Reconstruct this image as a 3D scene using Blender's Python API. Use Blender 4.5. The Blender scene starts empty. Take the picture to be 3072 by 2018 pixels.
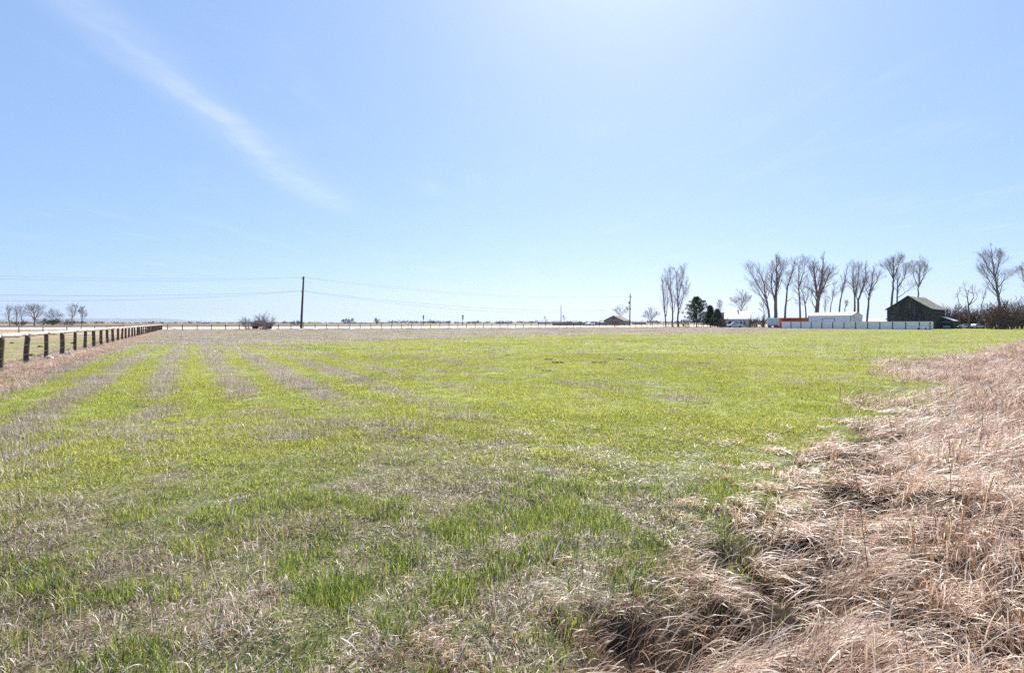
import bpy, math, random
import numpy as np
from mathutils import Vector, Matrix

# ------------------------------------------------------------------ camera, sky, sun, exposure
S = bpy.context.scene
ROOT = S.collection
F, CX, HOR, H = 1800.0, 1536.0, 968.0, 1.72          # focal length in photo pixels, centre column, horizon row, eye height
cam = bpy.data.cameras.new('camera')
cam_o = bpy.data.objects.new('camera', cam)
ROOT.objects.link(cam_o)
S.camera = cam_o
cam_o.location = (0, 0, H)
cam_o.rotation_euler = (math.pi / 2, 0, 0)
cam.sensor_width = 36
cam.lens = 36 * F / 3072
cam.shift_y = (HOR - 1009) / 3072
cam.clip_start = 0.05
cam.clip_end = 80000

SUN_AZ, SUN_EL = math.radians(11), math.radians(42)   # azimuth measured to the right of the view direction
W = bpy.data.worlds.new('World')
S.world = W
W.use_nodes = True
wt = W.node_tree
bg = wt.nodes['Background']
bg.inputs[1].default_value = 0.068
sky = wt.nodes.new('ShaderNodeTexSky')
sky.sky_type = 'NISHITA'
sky.sun_disc = False
sky.sun_elevation = SUN_EL
sky.sun_rotation = SUN_AZ
sky.altitude = 800
sky.air_density = 0.85
sky.dust_density = 1.5
sky.ozone_density = 2.2


class NB:
    """tiny node-graph helper"""
    def __init__(self, tree):
        self.t = tree

    def n(self, kind, **kw):
        nd = self.t.nodes.new(kind)
        for k, v in kw.items():
            setattr(nd, k, v)
        return nd

    def link(self, a, b):
        self.t.links.new(a, b)

    def put(self, sock, v):
        if isinstance(v, bpy.types.NodeSocket):
            self.t.links.new(v, sock)
        else:
            sock.default_value = v

    def m(self, op, a, b=0.0, c=0.0):
        nd = self.n('ShaderNodeMath', operation=op)
        for i, v in enumerate((a, b, c)):
            self.put(nd.inputs[i], v)
        return nd.outputs[0]

    def rng(self, v, a, b, c=0.0, d=1.0):
        nd = self.n('ShaderNodeMapRange', interpolation_type='SMOOTHSTEP')
        for i, x in enumerate((v, a, b, c, d)):
            self.put(nd.inputs[i], x)
        return nd.outputs[0]

    def noise(self, vec, scale, detail=3.0, rough=0.55, dist=0.0):
        nd = self.n('ShaderNodeTexNoise')
        if vec is not None:
            self.link(vec, nd.inputs['Vector'])
        nd.inputs['Scale'].default_value = scale
        nd.inputs['Detail'].default_value = detail
        nd.inputs['Roughness'].default_value = rough
        nd.inputs['Distortion'].default_value = dist
        return nd.outputs[0]

    def mix(self, f, a, b):
        nd = self.n('ShaderNodeMix', data_type='RGBA')
        self.put(nd.inputs[0], f)
        for i, v in ((6, a), (7, b)):
            if not isinstance(v, bpy.types.NodeSocket) and len(v) == 3:
                v = (*v, 1)
            self.put(nd.inputs[i], v)
        return nd.outputs[2]

    def ramp(self, f, stops):
        nd = self.n('ShaderNodeValToRGB')
        cr = nd.color_ramp
        while len(cr.elements) < len(stops):
            cr.elements.new(0.5)
        for e, (p, c) in zip(cr.elements, stops):
            e.position = p
            e.color = (*c, 1)
        self.put(nd.inputs[0], f)
        return nd.outputs[0]


# thin high cirrus and one old spread-out contrail, laid on a plane high above the ground
b = NB(wt)
tc = b.n('ShaderNodeTexCoord')
sx = b.n('ShaderNodeSeparateXYZ')
b.link(tc.outputs['Generated'], sx.inputs[0])
zc = b.m('MAXIMUM', sx.outputs[2], 0.03)
U = b.m('DIVIDE', sx.outputs[0], zc)
V = b.m('DIVIDE', sx.outputs[1], zc)
cv = b.n('ShaderNodeCombineXYZ')
b.link(b.m('MULTIPLY', U, 2.2), cv.inputs[0])
b.link(b.m('MULTIPLY', V, 0.55), cv.inputs[1])
n1 = b.noise(cv.outputs[0], 1.3, 6, 0.6, 0.6)
cv2 = b.n('ShaderNodeCombineXYZ')
b.link(U, cv2.inputs[0])
b.link(V, cv2.inputs[1])
n2 = b.noise(cv2.outputs[0], 0.9, 3, 0.5, 0.2)
n3 = b.noise(cv2.outputs[0], 5.0, 5, 0.6, 0.8)
off = b.m('ADD', U, b.m('MULTIPLY_ADD', b.m('SUBTRACT', V, 1.86), 0.045, 1.37))
off = b.m('ADD', off, b.m('MULTIPLY', b.m('SUBTRACT', n2, 0.5), 0.06))
wid = b.m('MULTIPLY_ADD', V, 0.036, 0.04)
con = b.m('DIVIDE', off, wid)
con = b.m('POWER', 2.718, b.m('MULTIPLY', b.m('MULTIPLY', con, con), -1.0))
con = b.m('MULTIPLY', con, b.rng(V, 6.2, 4.2))
con = b.m('MULTIPLY', con, b.rng(n3, 0.2, 0.8, 0.55, 1.0))
con = b.m('MULTIPLY', con, b.rng(n1, 0.3, 0.7, 0.5, 1.0))
cir = b.m('MULTIPLY', b.rng(n1, 0.45, 0.8), b.rng(n2, 0.4, 0.65))
alpha = b.m('ADD', b.m('MULTIPLY', con, 0.25), b.m('MULTIPLY', cir, 0.13))
veil = b.mix(0.56, sky.outputs[0], (2.75, 4.55, 7.9))             # thin high haze
b.link(b.mix(alpha, veil, (8.2, 8.3, 8.9)), bg.inputs[0])

sun = bpy.data.lights.new('sun', 'SUN')
sun.energy = 4.6
sun.angle = math.radians(0.55)
sun.color = (1.0, 0.95, 0.88)
sun_o = bpy.data.objects.new('sun', sun)
ROOT.objects.link(sun_o)
sdir = Vector((math.sin(SUN_AZ) * math.cos(SUN_EL), math.cos(SUN_AZ) * math.cos(SUN_EL), math.sin(SUN_EL)))
sun_o.rotation_euler = sdir.to_track_quat('Z', 'Y').to_euler()
sun_o.location = (0, 0, 60)

S.view_settings.view_transform = 'Standard'
S.view_settings.look = 'None'
S.view_settings.gamma = 1
S.view_settings.exposure = 1.04
S.cycles.use_denoising = False          # fine grain like the photograph's, no smeared blades
S.cycles.max_bounces = 4
S.cycles.diffuse_bounces = 3
S.cycles.transparent_max_bounces = 8

# ------------------------------------------------------------------ helpers
rng = np.random.default_rng(7)
R = random.Random(11)


def gx(px, d):
    return (px - CX) / F * d


def hz(py, d):
    return H - (py - HOR) / F * d


def sm(a, b_, v):
    t = np.clip((v - a) / (b_ - a), 0, 1)
    return t * t * (3 - 2 * t)


def vnoise(x, y, seed=0):
    x = np.asarray(x, float)
    y = np.asarray(y, float)
    xi, yi = np.floor(x).astype(np.int64), np.floor(y).astype(np.int64)
    xf, yf = x - xi, y - yi
    xf = xf * xf * (3 - 2 * xf)
    yf = yf * yf * (3 - 2 * yf)

    def h(i, j):
        n = (i * 374761393 + j * 668265263 + seed * 1442695041) & 0x7fffffff
        n = ((n ^ (n >> 13)) * 1274126177) & 0x7fffffff
        return ((n ^ (n >> 16)) & 0xffff) / 65535.0
    return (h(xi, yi) * (1 - xf) + h(xi + 1, yi) * xf) * (1 - yf) + (h(xi, yi + 1) * (1 - xf) + h(xi + 1, yi + 1) * xf) * yf


def fbm(x, y, seed=0, o=4):
    v, a, tot = 0, 1.0, 0
    for k in range(o):
        v = v + a * vnoise(x * 2 ** k + 17.3 * k, y * 2 ** k - 9.1 * k, seed + k)
        tot += a
        a *= 0.5
    return v / tot


def mesh_obj(name, verts, faces, mat, parent=None, smooth=False, loc=None):
    me = bpy.data.meshes.new(name)
    me.from_pydata([tuple(v) for v in verts], [], [tuple(f) for f in faces])
    me.validate()
    me.update()
    if mat:
        me.materials.append(mat)
    if smooth:
        me.polygons.foreach_set('use_smooth', [True] * len(me.polygons))
    o = bpy.data.objects.new(name, me)
    ROOT.objects.link(o)
    if parent:
        o.parent = parent
    if loc is not None:
        o.location = loc
    return o


def share(name, me, parent=None, loc=(0, 0, 0), rz=0, scale=None):
    o = bpy.data.objects.new(name, me)
    ROOT.objects.link(o)
    if parent:
        o.parent = parent
    o.location = loc
    o.rotation_euler = (0, 0, rz)
    if scale:
        o.scale = scale
    return o


def tag(o, label=None, cat=None, group=None, kind=None):
    for k, v in (('label', label), ('category', cat), ('group', group), ('kind', kind)):
        if v:
            o[k] = v
    return o


def thing(name, label, cat, loc=(0, 0, 0), rz=0, group=None):
    o = bpy.data.objects.new(name, None)
    o.empty_display_size = 0.3
    ROOT.objects.link(o)
    o.location = loc
    o.rotation_euler = (0, 0, rz)
    return tag(o, label, cat, group)


class MB:
    """collects shapes for one mesh"""
    def __init__(self):
        self.v, self.f = [], []

    def add(self, vs, fs):
        k = len(self.v)
        self.v += [tuple(v) for v in vs]
        self.f += [tuple(i + k for i in f) for f in fs]
        return self

    def box(self, c, s, ax=None, rz=0.0):
        c = Vector(c)
        M = Matrix.Rotation(rz, 3, 'Z') if ax is None else ax
        vs = [c + M @ Vector((s[0] * i / 2, s[1] * j / 2, s[2] * k / 2)) for i in (-1, 1) for j in (-1, 1) for k in (-1, 1)]
        return self.add(vs, [(0, 1, 3, 2), (4, 6, 7, 5), (0, 4, 5, 1), (2, 3, 7, 6), (0, 2, 6, 4), (1, 5, 7, 3)])

    def tube(self, pts, rad, n=6, cap=True):
        pts = [Vector(p) for p in pts]
        k0 = len(self.v)
        ref = None
        for i, p in enumerate(pts):
            d = (pts[min(i + 1, len(pts) - 1)] - pts[max(i - 1, 0)])
            if d.length < 1e-9:
                d = Vector((0, 0, 1))
            d.normalize()
            if ref is None:
                ref = d.orthogonal().normalized()
            a = (ref - d * ref.dot(d))
            a = a.normalized() if a.length > 1e-6 else d.orthogonal().normalized()
            ref = a
            c = d.cross(a)
            r = rad[i] if hasattr(rad, '__len__') else rad
            for j in range(n):
                t = 2 * math.pi * j / n
                self.v.append(tuple(p + (a * math.cos(t) + c * math.sin(t)) * r))
        for i in range(len(pts) - 1):
            for j in range(n):
                q = k0 + i * n
                self.f.append((q + j, q + (j + 1) % n, q + n + (j + 1) % n, q + n + j))
        if cap:
            self.f.append(tuple(k0 + j for j in reversed(range(n))))
            q = k0 + (len(pts) - 1) * n
            self.f.append(tuple(q + j for j in range(n)))
        return self

    def prism(self, poly, y0, y1, M=None):
        """polygon in x,z swept along y"""
        n = len(poly)
        vs = [Vector((p[0], y0, p[1])) for p in poly] + [Vector((p[0], y1, p[1])) for p in poly]
        if M is not None:
            vs = [M @ v for v in vs]
        fs = [tuple(range(n)), tuple(reversed(range(n, 2 * n)))]
        fs += [(i, i + n, (i + 1) % n + n, (i + 1) % n) for i in range(n)]
        return self.add(vs, fs)

    def build(self, name, mat, parent=None, smooth=False, loc=None):
        return mesh_obj(name, self.v, self.f, mat, parent, smooth, loc)


# ------------------------------------------------------------------ materials
def pm(name, c1, c2=None, rough=0.8, scale=4.0, detail=4.0, stretch=(1, 1, 1), bump=0.0, metal=0.0, spec=0.3, lo=0.35, hi=0.65, coord='Object'):
    m = bpy.data.materials.new(name)
    m.use_nodes = True
    q = NB(m.node_tree)
    p = m.node_tree.nodes['Principled BSDF']
    p.inputs['Roughness'].default_value = rough
    p.inputs['Metallic'].default_value = metal
    p.inputs['Specular IOR Level'].default_value = spec
    if c2 is None:
        c2 = tuple(x * 0.75 for x in c1)
    t = q.n('ShaderNodeTexCoord')
    mp = q.n('ShaderNodeMapping')
    mp.inputs['Scale'].default_value = stretch
    q.link(t.outputs[coord], mp.inputs[0])
    nz = q.noise(mp.outputs[0], scale, detail, 0.6)
    q.link(q.mix(q.rng(nz, lo, hi), c1, c2), p.inputs['Base Color'])
    if bump:
        bn = q.n('ShaderNodeBump')
        bn.inputs['Strength'].default_value = bump
        bn.inputs['Distance'].default_value = 0.02
        q.link(nz, bn.inputs['Height'])
        q.link(bn.outputs[0], p.inputs['Normal'])
    return m


def leaf_mat(name, stops, trans=0.45, rough=0.5, spec=0.3, tint=None, nscale=0.12):
    """grass, leaves: per-blade colour, thin and partly see-through to light"""
    m = bpy.data.materials.new(name)
    m.use_nodes = True
    q = NB(m.node_tree)
    p = m.node_tree.nodes['Principled BSDF']
    out = m.node_tree.nodes['Material Output']
    at = q.n('ShaderNodeAttribute', attribute_name='rnd')
    geo = q.n('ShaderNodeNewGeometry')
    nz = q.noise(geo.outputs['Position'], nscale, 4, 0.6)
    f = q.m('ADD', at.outputs['Fac'], q.m('MULTIPLY', q.m('SUBTRACT', nz, 0.5), 0.9))
    col = q.ramp(f, stops)
    q.link(col, p.inputs['Base Color'])
    p.inputs['Roughness'].default_value = rough
    p.inputs['Specular IOR Level'].default_value = spec
    tr = q.n('ShaderNodeBsdfTranslucent')
    if tint:
        mx = q.n('ShaderNodeMix', data_type='RGBA', blend_type='MULTIPLY')
        mx.inputs[0].default_value = 1
        q.link(col, mx.inputs[6])
        mx.inputs[7].default_value = (*tint, 1)
        q.link(mx.outputs[2], tr.inputs[0])
    else:
        q.link(col, tr.inputs[0])
    ms = q.n('ShaderNodeMixShader')
    ms.inputs[0].default_value = trans
    q.link(p.outputs[0], ms.inputs[1])
    q.link(tr.outputs[0], ms.inputs[2])
    q.link(ms.outputs[0], out.inputs[0])
    return m


M = {}
M['post'] = pm('weathered_post_wood', (0.075, 0.05, 0.036), (0.15, 0.11, 0.08), 0.85, 6, 5, (1, 1, 0.15), 0.5)
M['rail'] = pm('bleached_rail_wood', (0.62, 0.57, 0.5), (0.36, 0.32, 0.27), 0.7, 5, 5, (1, 1, 1), 0.5)
M['darkwood'] = pm('dark_wood', (0.05, 0.035, 0.028), (0.1, 0.075, 0.06), 0.85, 5, 5, (1, 1, 0.2))
M['brownboard'] = pm('brown_board', (0.3, 0.22, 0.19), (0.22, 0.16, 0.13), 0.85, 1.5, 4)
M['steel'] = pm('galvanised_wire', (0.18, 0.17, 0.16), (0.08, 0.07, 0.06), 0.6, 8, 3)
M['polewood'] = pm('creosote_pole', (0.05, 0.042, 0.038), (0.09, 0.075, 0.065), 0.85, 4, 5, (1, 1, 0.1))
M['wire'] = pm('cable', (0.03, 0.03, 0.032), (0.05, 0.05, 0.05), 0.6)
M['ceramic'] = pm('insulator', (0.3, 0.32, 0.34), None, 0.3)
M['grey_metal'] = pm('grey_metal', (0.3, 0.31, 0.32), (0.22, 0.23, 0.24), 0.5, 3, 3, metal=0.2)
M['vinyl'] = pm('white_panel', (0.8, 0.79, 0.8), (0.7, 0.69, 0.72), 0.5, 1.2, 4)
M['whitemetal'] = pm('white_metal_siding', (0.78, 0.78, 0.8), (0.66, 0.66, 0.69), 0.45, 0.8, 4, (6, 6, 0.4))
M['whiteroof'] = pm('white_metal_roof', (0.8, 0.8, 0.8), (0.7, 0.7, 0.7), 0.35, 0.6, 3)
M['trim'] = pm('dark_trim', (0.07, 0.07, 0.08), None, 0.6)
M['barn'] = pm('grey_barn_board', (0.022, 0.02, 0.02), (0.085, 0.08, 0.082), 0.9, 1.4, 6, (3.2, 3.2, 0.22), 0.4, lo=0.3, hi=0.75)
M['barnroof'] = pm('old_shingle', (0.1, 0.125, 0.09), (0.28, 0.21, 0.19), 0.85, 0.8, 7, (1.6, 0.6, 1), 0.6, lo=0.42, hi=0.58)
M['brick'] = pm('pinkish_siding', (0.36, 0.2, 0.16), (0.28, 0.15, 0.12), 0.8, 2, 4)
M['housewall'] = pm('pale_house_wall', (0.7, 0.69, 0.7), (0.58, 0.57, 0.58), 0.7, 1.5, 3)
M['greywall'] = pm('grey_house_wall', (0.34, 0.31, 0.3), (0.27, 0.24, 0.23), 0.8, 1.5, 3)
M['bluewall'] = pm('blue_grey_wall', (0.3, 0.33, 0.4), (0.24, 0.26, 0.32), 0.8, 1.5, 3)
M['shingle'] = pm('grey_shingle', (0.17, 0.14, 0.13), (0.12, 0.1, 0.095), 0.85, 3, 4)
M['glass'] = pm('dark_window_glass', (0.03, 0.035, 0.045), (0.05, 0.055, 0.07), 0.08, 2, 2, spec=0.6)
M['red'] = pm('red_container_paint', (0.36, 0.06, 0.03), (0.5, 0.12, 0.04), 0.55, 0.35, 5, (1, 1, 0.6))
M['maroon'] = pm('maroon_paint', (0.2, 0.02, 0.05), (0.12, 0.015, 0.03), 0.5, 1.5, 4)
M['carwhite'] = pm('white_car_paint', (0.78, 0.78, 0.8), (0.72, 0.72, 0.74), 0.25, 2, 2, spec=0.5)
M['carsilver'] = pm('silver_car_paint', (0.55, 0.55, 0.6), (0.48, 0.48, 0.53), 0.3, 2, 2, spec=0.5, metal=0.2)
M['tyre'] = pm('tyre_rubber', (0.02, 0.02, 0.02), (0.035, 0.033, 0.03), 0.85)
M['teal'] = pm('teal_tarp', (0.03, 0.2, 0.22), (0.05, 0.28, 0.28), 0.5, 2, 3)
M['bark'] = pm('grey_brown_bark', (0.12, 0.095, 0.085), (0.2, 0.165, 0.15), 0.85, 2.5, 5, (1, 1, 0.3), 0.3)
M['twig'] = pm('bare_twig', (0.24, 0.185, 0.18), (0.33, 0.26, 0.25), 0.75, 1.0, 3)
M['palebark'] = pm('pale_grey_bark', (0.24, 0.2, 0.18), (0.33, 0.29, 0.26), 0.8, 2.5, 4)
M['shrub'] = pm('brown_shrub_twig', (0.13, 0.08, 0.062), (0.21, 0.13, 0.1), 0.8, 1.5, 4)
M['rock'] = pm('pale_rock', (0.55, 0.5, 0.46), (0.4, 0.36, 0.33), 0.85, 4, 5, bump=0.5)
M['pvc'] = pm('white_plastic_pipe', (0.8, 0.79, 0.76), (0.68, 0.66, 0.62), 0.4, 1.5, 3)
M['soil'] = pm('dark_soil', (0.09, 0.068, 0.045), (0.14, 0.11, 0.075), 0.95, 12, 5, bump=0.6)
M['road'] = pm('pale_gravel', (0.52, 0.47, 0.42), (0.44, 0.39, 0.34), 0.8, 0.3, 5, coord='Object')
M['hill'] = pm('sage_hill', (0.16, 0.15, 0.12), (0.1, 0.1, 0.09), 0.9, 0.002, 5)
M['stalk'] = pm('dry_weed_stalk', (0.2, 0.11, 0.06), (0.13, 0.07, 0.045), 0.7, 6, 3)
M['needle'] = leaf_mat('pine_needles', [(0.0, (0.02, 0.035, 0.018)), (0.5, (0.04, 0.075, 0.03)), (1.0, (0.07, 0.11, 0.045))], 0.2, 0.6)
M['juniper'] = leaf_mat('juniper_scales', [(0.0, (0.045, 0.05, 0.03)), (0.5, (0.075, 0.08, 0.05)), (1.0, (0.12, 0.115, 0.075))], 0.2, 0.6)
M['farleaf'] = leaf_mat('far_tree_mass', [(0.0, (0.05, 0.045, 0.04)), (0.5, (0.085, 0.07, 0.06)), (1.0, (0.07, 0.075, 0.05))], 0.15, 0.8, nscale=0.01)

# ------------------------------------------------------------------ the lie of the land
NX, NY = 0.881, 0.473                    # across the field rows; the rows themselves run along (-NY, NX)
A_RD = np.array((-81.0, 141.0))          # far corner of the paddock, where the roadside fence begins
E_RD = np.array((0.8211, 0.5708))        # along the road
N_RD = np.array((-0.5708, 0.8211))       # across the road, away from the camera


def srow(x, y):
    return NX * x + NY * y


def bank(x, y):
    """signed metres into the rough dry grass on the right"""
    t = (x - y + 3.2 + 0.85 * sm(3.0, 8.0, y)) / 1.414
    t = t + 2.3 * sm(13, 27, y) + 1.3 * np.exp(-((y - 25) / 5.0) ** 2)
    return t + (1.0 + 1.2 * sm(8, 16, y)) * (fbm(x * 0.45, y * 0.45, 5) - 0.5) + 0.7 * (fbm(x * 2.1, y * 2.1, 8, 2) - 0.5)


def roadt(x, y):
    return (x - A_RD[0]) * N_RD[0] + (y - A_RD[1]) * N_RD[1]


def gz(x, y):
    x = np.asarray(x, float)
    y = np.asarray(y, float)
    d = np.hypot(x, y)
    fade = 1 - 0.8 * sm(25, 70, d)
    z = fade * (0.13 * (fbm(x * 0.9, y * 0.9, 21, 4) - 0.5) + 0.05 * (fbm(x * 4, y * 4, 23, 2) - 0.5))
    t = bank(x, y)
    k = sm(-0.3, 0.9, t) * (1 - sm(40, 70, d))
    z = z + k * (0.42 * (fbm(x * 1.15, y * 1.15, 31, 3) - 0.55)) - 0.2 * np.exp(-((t - 0.75) / 0.4) ** 2) * k * (1 - 0.7 * sm(6, 10, d))
    r = roadt(x, y)
    e_ = (x - A_RD[0]) * E_RD[0] + (y - A_RD[1]) * E_RD[1]
    r = r - np.where(e_ < 0, 0.012 * np.minimum(e_, 0) ** 2, 0)
    z = z + 0.55 * sm(6, 24, r) * (1 - sm(32, 60, r))
    return z * np.clip(d / 1.2, 0, 1)


def green(x, y):
    """share of living grass, 0..1"""
    d = np.hypot(x, y)
    s = srow(x, y) + 0.25 * (fbm(x * 0.3, y * 0.3, 41, 2) - 0.5)
    amp = (1 - 0.7 * sm(6, 13, s)) * sm(7, 15, d + 2 * fbm(x, y, 3, 2))
    al = (-NY * x + NX * y)
    row = np.cos(2 * np.pi * (s - 0.2) / 1.72) + 0.15
    amp = amp * (0.35 + 1.1 * fbm(s * 0.55, al * 0.035, 59, 2)) * sm(8, 17, d + 3 * (fbm(x * 0.5, y * 0.5, 58, 2) - 0.5))
    n1 = fbm(x * 0.32, y * 0.32, 43)
    n2 = fbm(s * 0.35, al * 0.05, 47)
    n3 = fbm(x * 1.6, y * 1.6, 51, 3)
    g = 0.6 + 0.72 * row * amp + (0.9 - 0.35 * amp) * (n1 - 0.5) + 0.7 * (n2 - 0.5) + (1.1 - 0.4 * amp) * (n3 - 0.5)
    g = g + 0.36 * sm(3.5, 8, s)                                    # the lush middle and right
    g = g - 0.16 * (1 - sm(2.8, 6.5, d + 3 * (n1 - 0.5)))
    g = g + 0.22 * np.exp(-((d - 9) / 4.0) ** 2) * sm(-4, 1, s)          # thatchy foreground
    f = (y - x - 73) / 1.414 + 26 * (fbm(x * 0.04, y * 0.04, 53) - 0.5) + 14 * (fbm(s * 0.12, al * 0.015, 57) - 0.5)
    g = g - 1.05 * sm(-14, 10, f)                                  # weedy grey-brown far end
    g = g - 0.8 * np.exp(-((srow(x, y) + 5.3) / 1.2) ** 2)         # dry strip along the paddock fence
    return np.clip(g, 0, 1)


# ground sheet: rings round the camera out past the horizon
az = np.concatenate([np.linspace(-60, 60, 330), np.linspace(60, 300, 60)[1:-1]]) * math.pi / 180
rad = np.concatenate([np.geomspace(0.6, 3, 24)[:-1], np.geomspace(3, 260, 270)[:-1], np.geomspace(260, 30000, 50)])
AZ, RD = np.meshgrid(az, rad)
GX, GY = RD * np.sin(AZ), RD * np.cos(AZ)
GZ = gz(GX, GY)
nr, na = GX.shape
verts = np.concatenate([np.stack([GX.ravel(), GY.ravel(), GZ.ravel()], 1), [[0, 0, 0]]]).astype(np.float32)
i, j = np.meshgrid(np.arange(nr - 1), np.arange(na), indexing='ij')
j2 = (j + 1) % na
quads = np.stack([i * na + j, i * na + j2, (i + 1) * na + j2, (i + 1) * na + j], -1).reshape(-1, 4)[:, ::-1]
fan = np.stack([np.full(na, nr * na), np.arange(na), (np.arange(na) + 1) % na], 1)[:, ::-1]
me = bpy.data.meshes.new('ground')
me.vertices.add(len(verts))
me.vertices.foreach_set('co', verts.ravel())
nl = quads.size + fan.size
me.loops.add(nl)
me.loops.foreach_set('vertex_index', np.concatenate([quads.ravel(), fan.ravel()]).astype(np.int32))
me.polygons.add(len(quads) + len(fan))
me.polygons.foreach_set('loop_start', np.concatenate([np.arange(len(quads)) * 4, quads.size + np.arange(len(fan)) * 3]).astype(np.int32))
me.polygons.foreach_set('loop_total', np.concatenate([np.full(len(quads), 4), np.full(len(fan), 3)]).astype(np.int32))
me.update(calc_edges=True)
me.validate()
me.polygons.foreach_set('use_smooth', [True] * len(me.polygons))
vx, vy = verts[:, 0].astype(float), verts[:, 1].astype(float)
vd = np.hypot(vx, vy)


def lerp(a, b_, t):
    return a + (b_ - a) * t[:, None]


C = lambda *c: np.tile(np.array(c, float), (len(vx), 1))
gv = green(vx, vy)
col = lerp(C(0.25, 0.215, 0.17), C(0.21, 0.24, 0.06), gv)
nearc = lerp(C(0.13, 0.1, 0.072), C(0.11, 0.12, 0.045), gv)          # between the real blades lies bare dark soil and litter
col = lerp(nearc, col, sm(5, 14, vd))
col = lerp(col, C(0.045, 0.03, 0.02), sm(-0.2, 0.6, bank(vx, vy)) * (1 - sm(70, 90, vd)))  # near-black brown on the bank paints in the shadows between dry clumps
pad = sm(-5.6, -6.4, srow(vx, vy)) * (1 - sm(-3, 3, roadt(vx, vy)))
pcol = lerp(C(0.27, 0.22, 0.12), C(0.21, 0.2, 0.085), fbm(vx * 0.2, vy * 0.2, 61))
pcol = lerp(pcol, C(0.34, 0.25, 0.17), sm(70, 105, vd))
col = lerp(col, pcol, pad)
rt = roadt(vx, vy)
far = lerp(C(0.17, 0.11, 0.075), C(0.3, 0.24, 0.15), sm(0.45, 0.6, fbm(vx * 0.004, vy * 0.012, 71)))
far = lerp(far, C(0.16, 0.17, 0.07), sm(0.55, 0.7, fbm(vx * 0.003, vy * 0.008, 77)))
verge = lerp(C(0.3, 0.2, 0.12), C(0.36, 0.29, 0.17), fbm(vx * 0.3, vy * 0.3, 73))
col = lerp(col, verge, sm(-6, -1, rt))
col = lerp(col, far, sm(33, 45, rt))
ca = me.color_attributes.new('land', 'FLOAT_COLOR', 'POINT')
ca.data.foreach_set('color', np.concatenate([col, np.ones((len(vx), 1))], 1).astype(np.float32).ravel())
gm = bpy.data.materials.new('field_soil_and_grass')
gm.use_nodes = True
q = NB(gm.node_tree)
p = gm.node_tree.nodes['Principled BSDF']
p.inputs['Roughness'].default_value = 0.95
p.inputs['Specular IOR Level'].default_value = 0.1
at = q.n('ShaderNodeAttribute', attribute_name='land')
geo = q.n('ShaderNodeNewGeometry')
na_ = q.noise(geo.outputs['Position'], 3.0, 6, 0.7)
nb_ = q.noise(geo.outputs['Position'], 0.35, 5, 0.6)
nc_ = q.noise(geo.outputs['Position'], 55.0, 4, 0.75)
mul = q.m('MULTIPLY', q.rng(na_, 0.25, 0.75, 0.6, 1.35), q.rng(nb_, 0.25, 0.75, 0.8, 1.2))
mul = q.m('MULTIPLY', mul, q.rng(nc_, 0.3, 0.7, 0.3, 1.75))
mx = q.n('ShaderNodeVectorMath', operation='SCALE')
q.link(at.outputs['Color'], mx.inputs[0])
q.link(mul, mx.inputs[3])
q.link(mx.outputs[0], p.inputs['Base Color'])
bp = q.n('ShaderNodeBump')
bp.inputs['Strength'].default_value = 0.6
bp.inputs['Distance'].default_value = 0.05
q.link(na_, bp.inputs['Height'])
q.link(bp.outputs[0], p.inputs['Normal'])
me.materials.append(gm)
ground = bpy.data.objects.new('ground', me)
ROOT.objects.link(ground)
tag(ground, 'flat farm field of green and dead grass reaching the horizon', 'ground', kind='structure')


def strip(name, pts_l, pts_r, mat, dz, label, cat):
    vs, fs = [], []
    for a_, c_ in zip(pts_l, pts_r):
        for k in range(7):
            t = k / 6
            x, y = a_[0] + (c_[0] - a_[0]) * t, a_[1] + (c_[1] - a_[1]) * t
            vs.append((x, y, float(gz(x, y)) + dz))
    n = len(pts_l)
    for i_ in range(n - 1):
        for k in range(6):
            q_ = i_ * 7 + k
            fs.append((q_, q_ + 1, q_ + 8, q_ + 7))
    return tag(mesh_obj(name, vs, fs, mat, smooth=True), label, cat, kind='structure')


def along(t, off):
    return (A_RD[0] + E_RD[0] * t + N_RD[0] * off, A_RD[1] + E_RD[1] * t + N_RD[1] * off)


ts = np.arange(-220, 700, 6.0)
strip('road', [along(t, 10 + (0.012 * t * t if t < 0 else 0)) for t in ts], [along(t, 26 + (0.012 * t * t if t < 0 else 0)) for t in ts], M['road'], 0.03, 'pale sunlit road crossing behind the field', 'road')
strip('farm_track', [(gx(60, 84), 82), (gx(140, 84), 84), (gx(240, 84), 85), (gx(330, 86), 88)], [(gx(60, 88), 84.5), (gx(140, 88), 86.5), (gx(240, 88), 87.5), (gx(330, 88), 90)],
      M['road'], 0.06, 'pale dirt track across the paddock', 'track')

# distant blue hills on the left
hp = [(-900, 950), (-500, 946), (-200, 953), (0, 955), (120, 956), (250, 953.5), (330, 954.8), (400, 955), (470, 953), (505, 955), (560, 960), (640, 963.5), (760, 965), (900, 966.9), (1050, 967.4)]
vs, fs = [], []
HD = 17000.0
pxs = np.linspace(-900, 1050, 170)
for k, px in enumerate(pxs):
    top = hz(np.interp(px, [a[0] for a in hp], [a[1] for a in hp]) + 1.3 * (float(fbm(px * 0.03, 1.0, 81)) - 0.5), HD)
    top = max(top, 1.0)
    for dd, f in ((-2600, 0), (-1800, 0.3), (-1100, 0.55), (-400, 0.9), (0, 1.0), (900, 0.6), (2500, 0)):
        jx = 320 * (float(fbm(px * 0.05, dd * 0.002, 83)) - 0.5) * (1 if 0 < f < 1 else 0)
        zz = top * f * (0.75 + 0.5 * float(fbm(px * 0.06, dd * 0.003, 85)) if 0 < f < 1 else 1) - (3 if f == 0 else 0)
        vs.append((gx(px, HD) + jx, HD + dd, zz))
n = 7
for k in range(len(pxs) - 1):
    for m_ in range(n - 1):
        fs.append((k * n + m_, (k + 1) * n + m_, (k + 1) * n + m_ + 1, k * n + m_ + 1))
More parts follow.
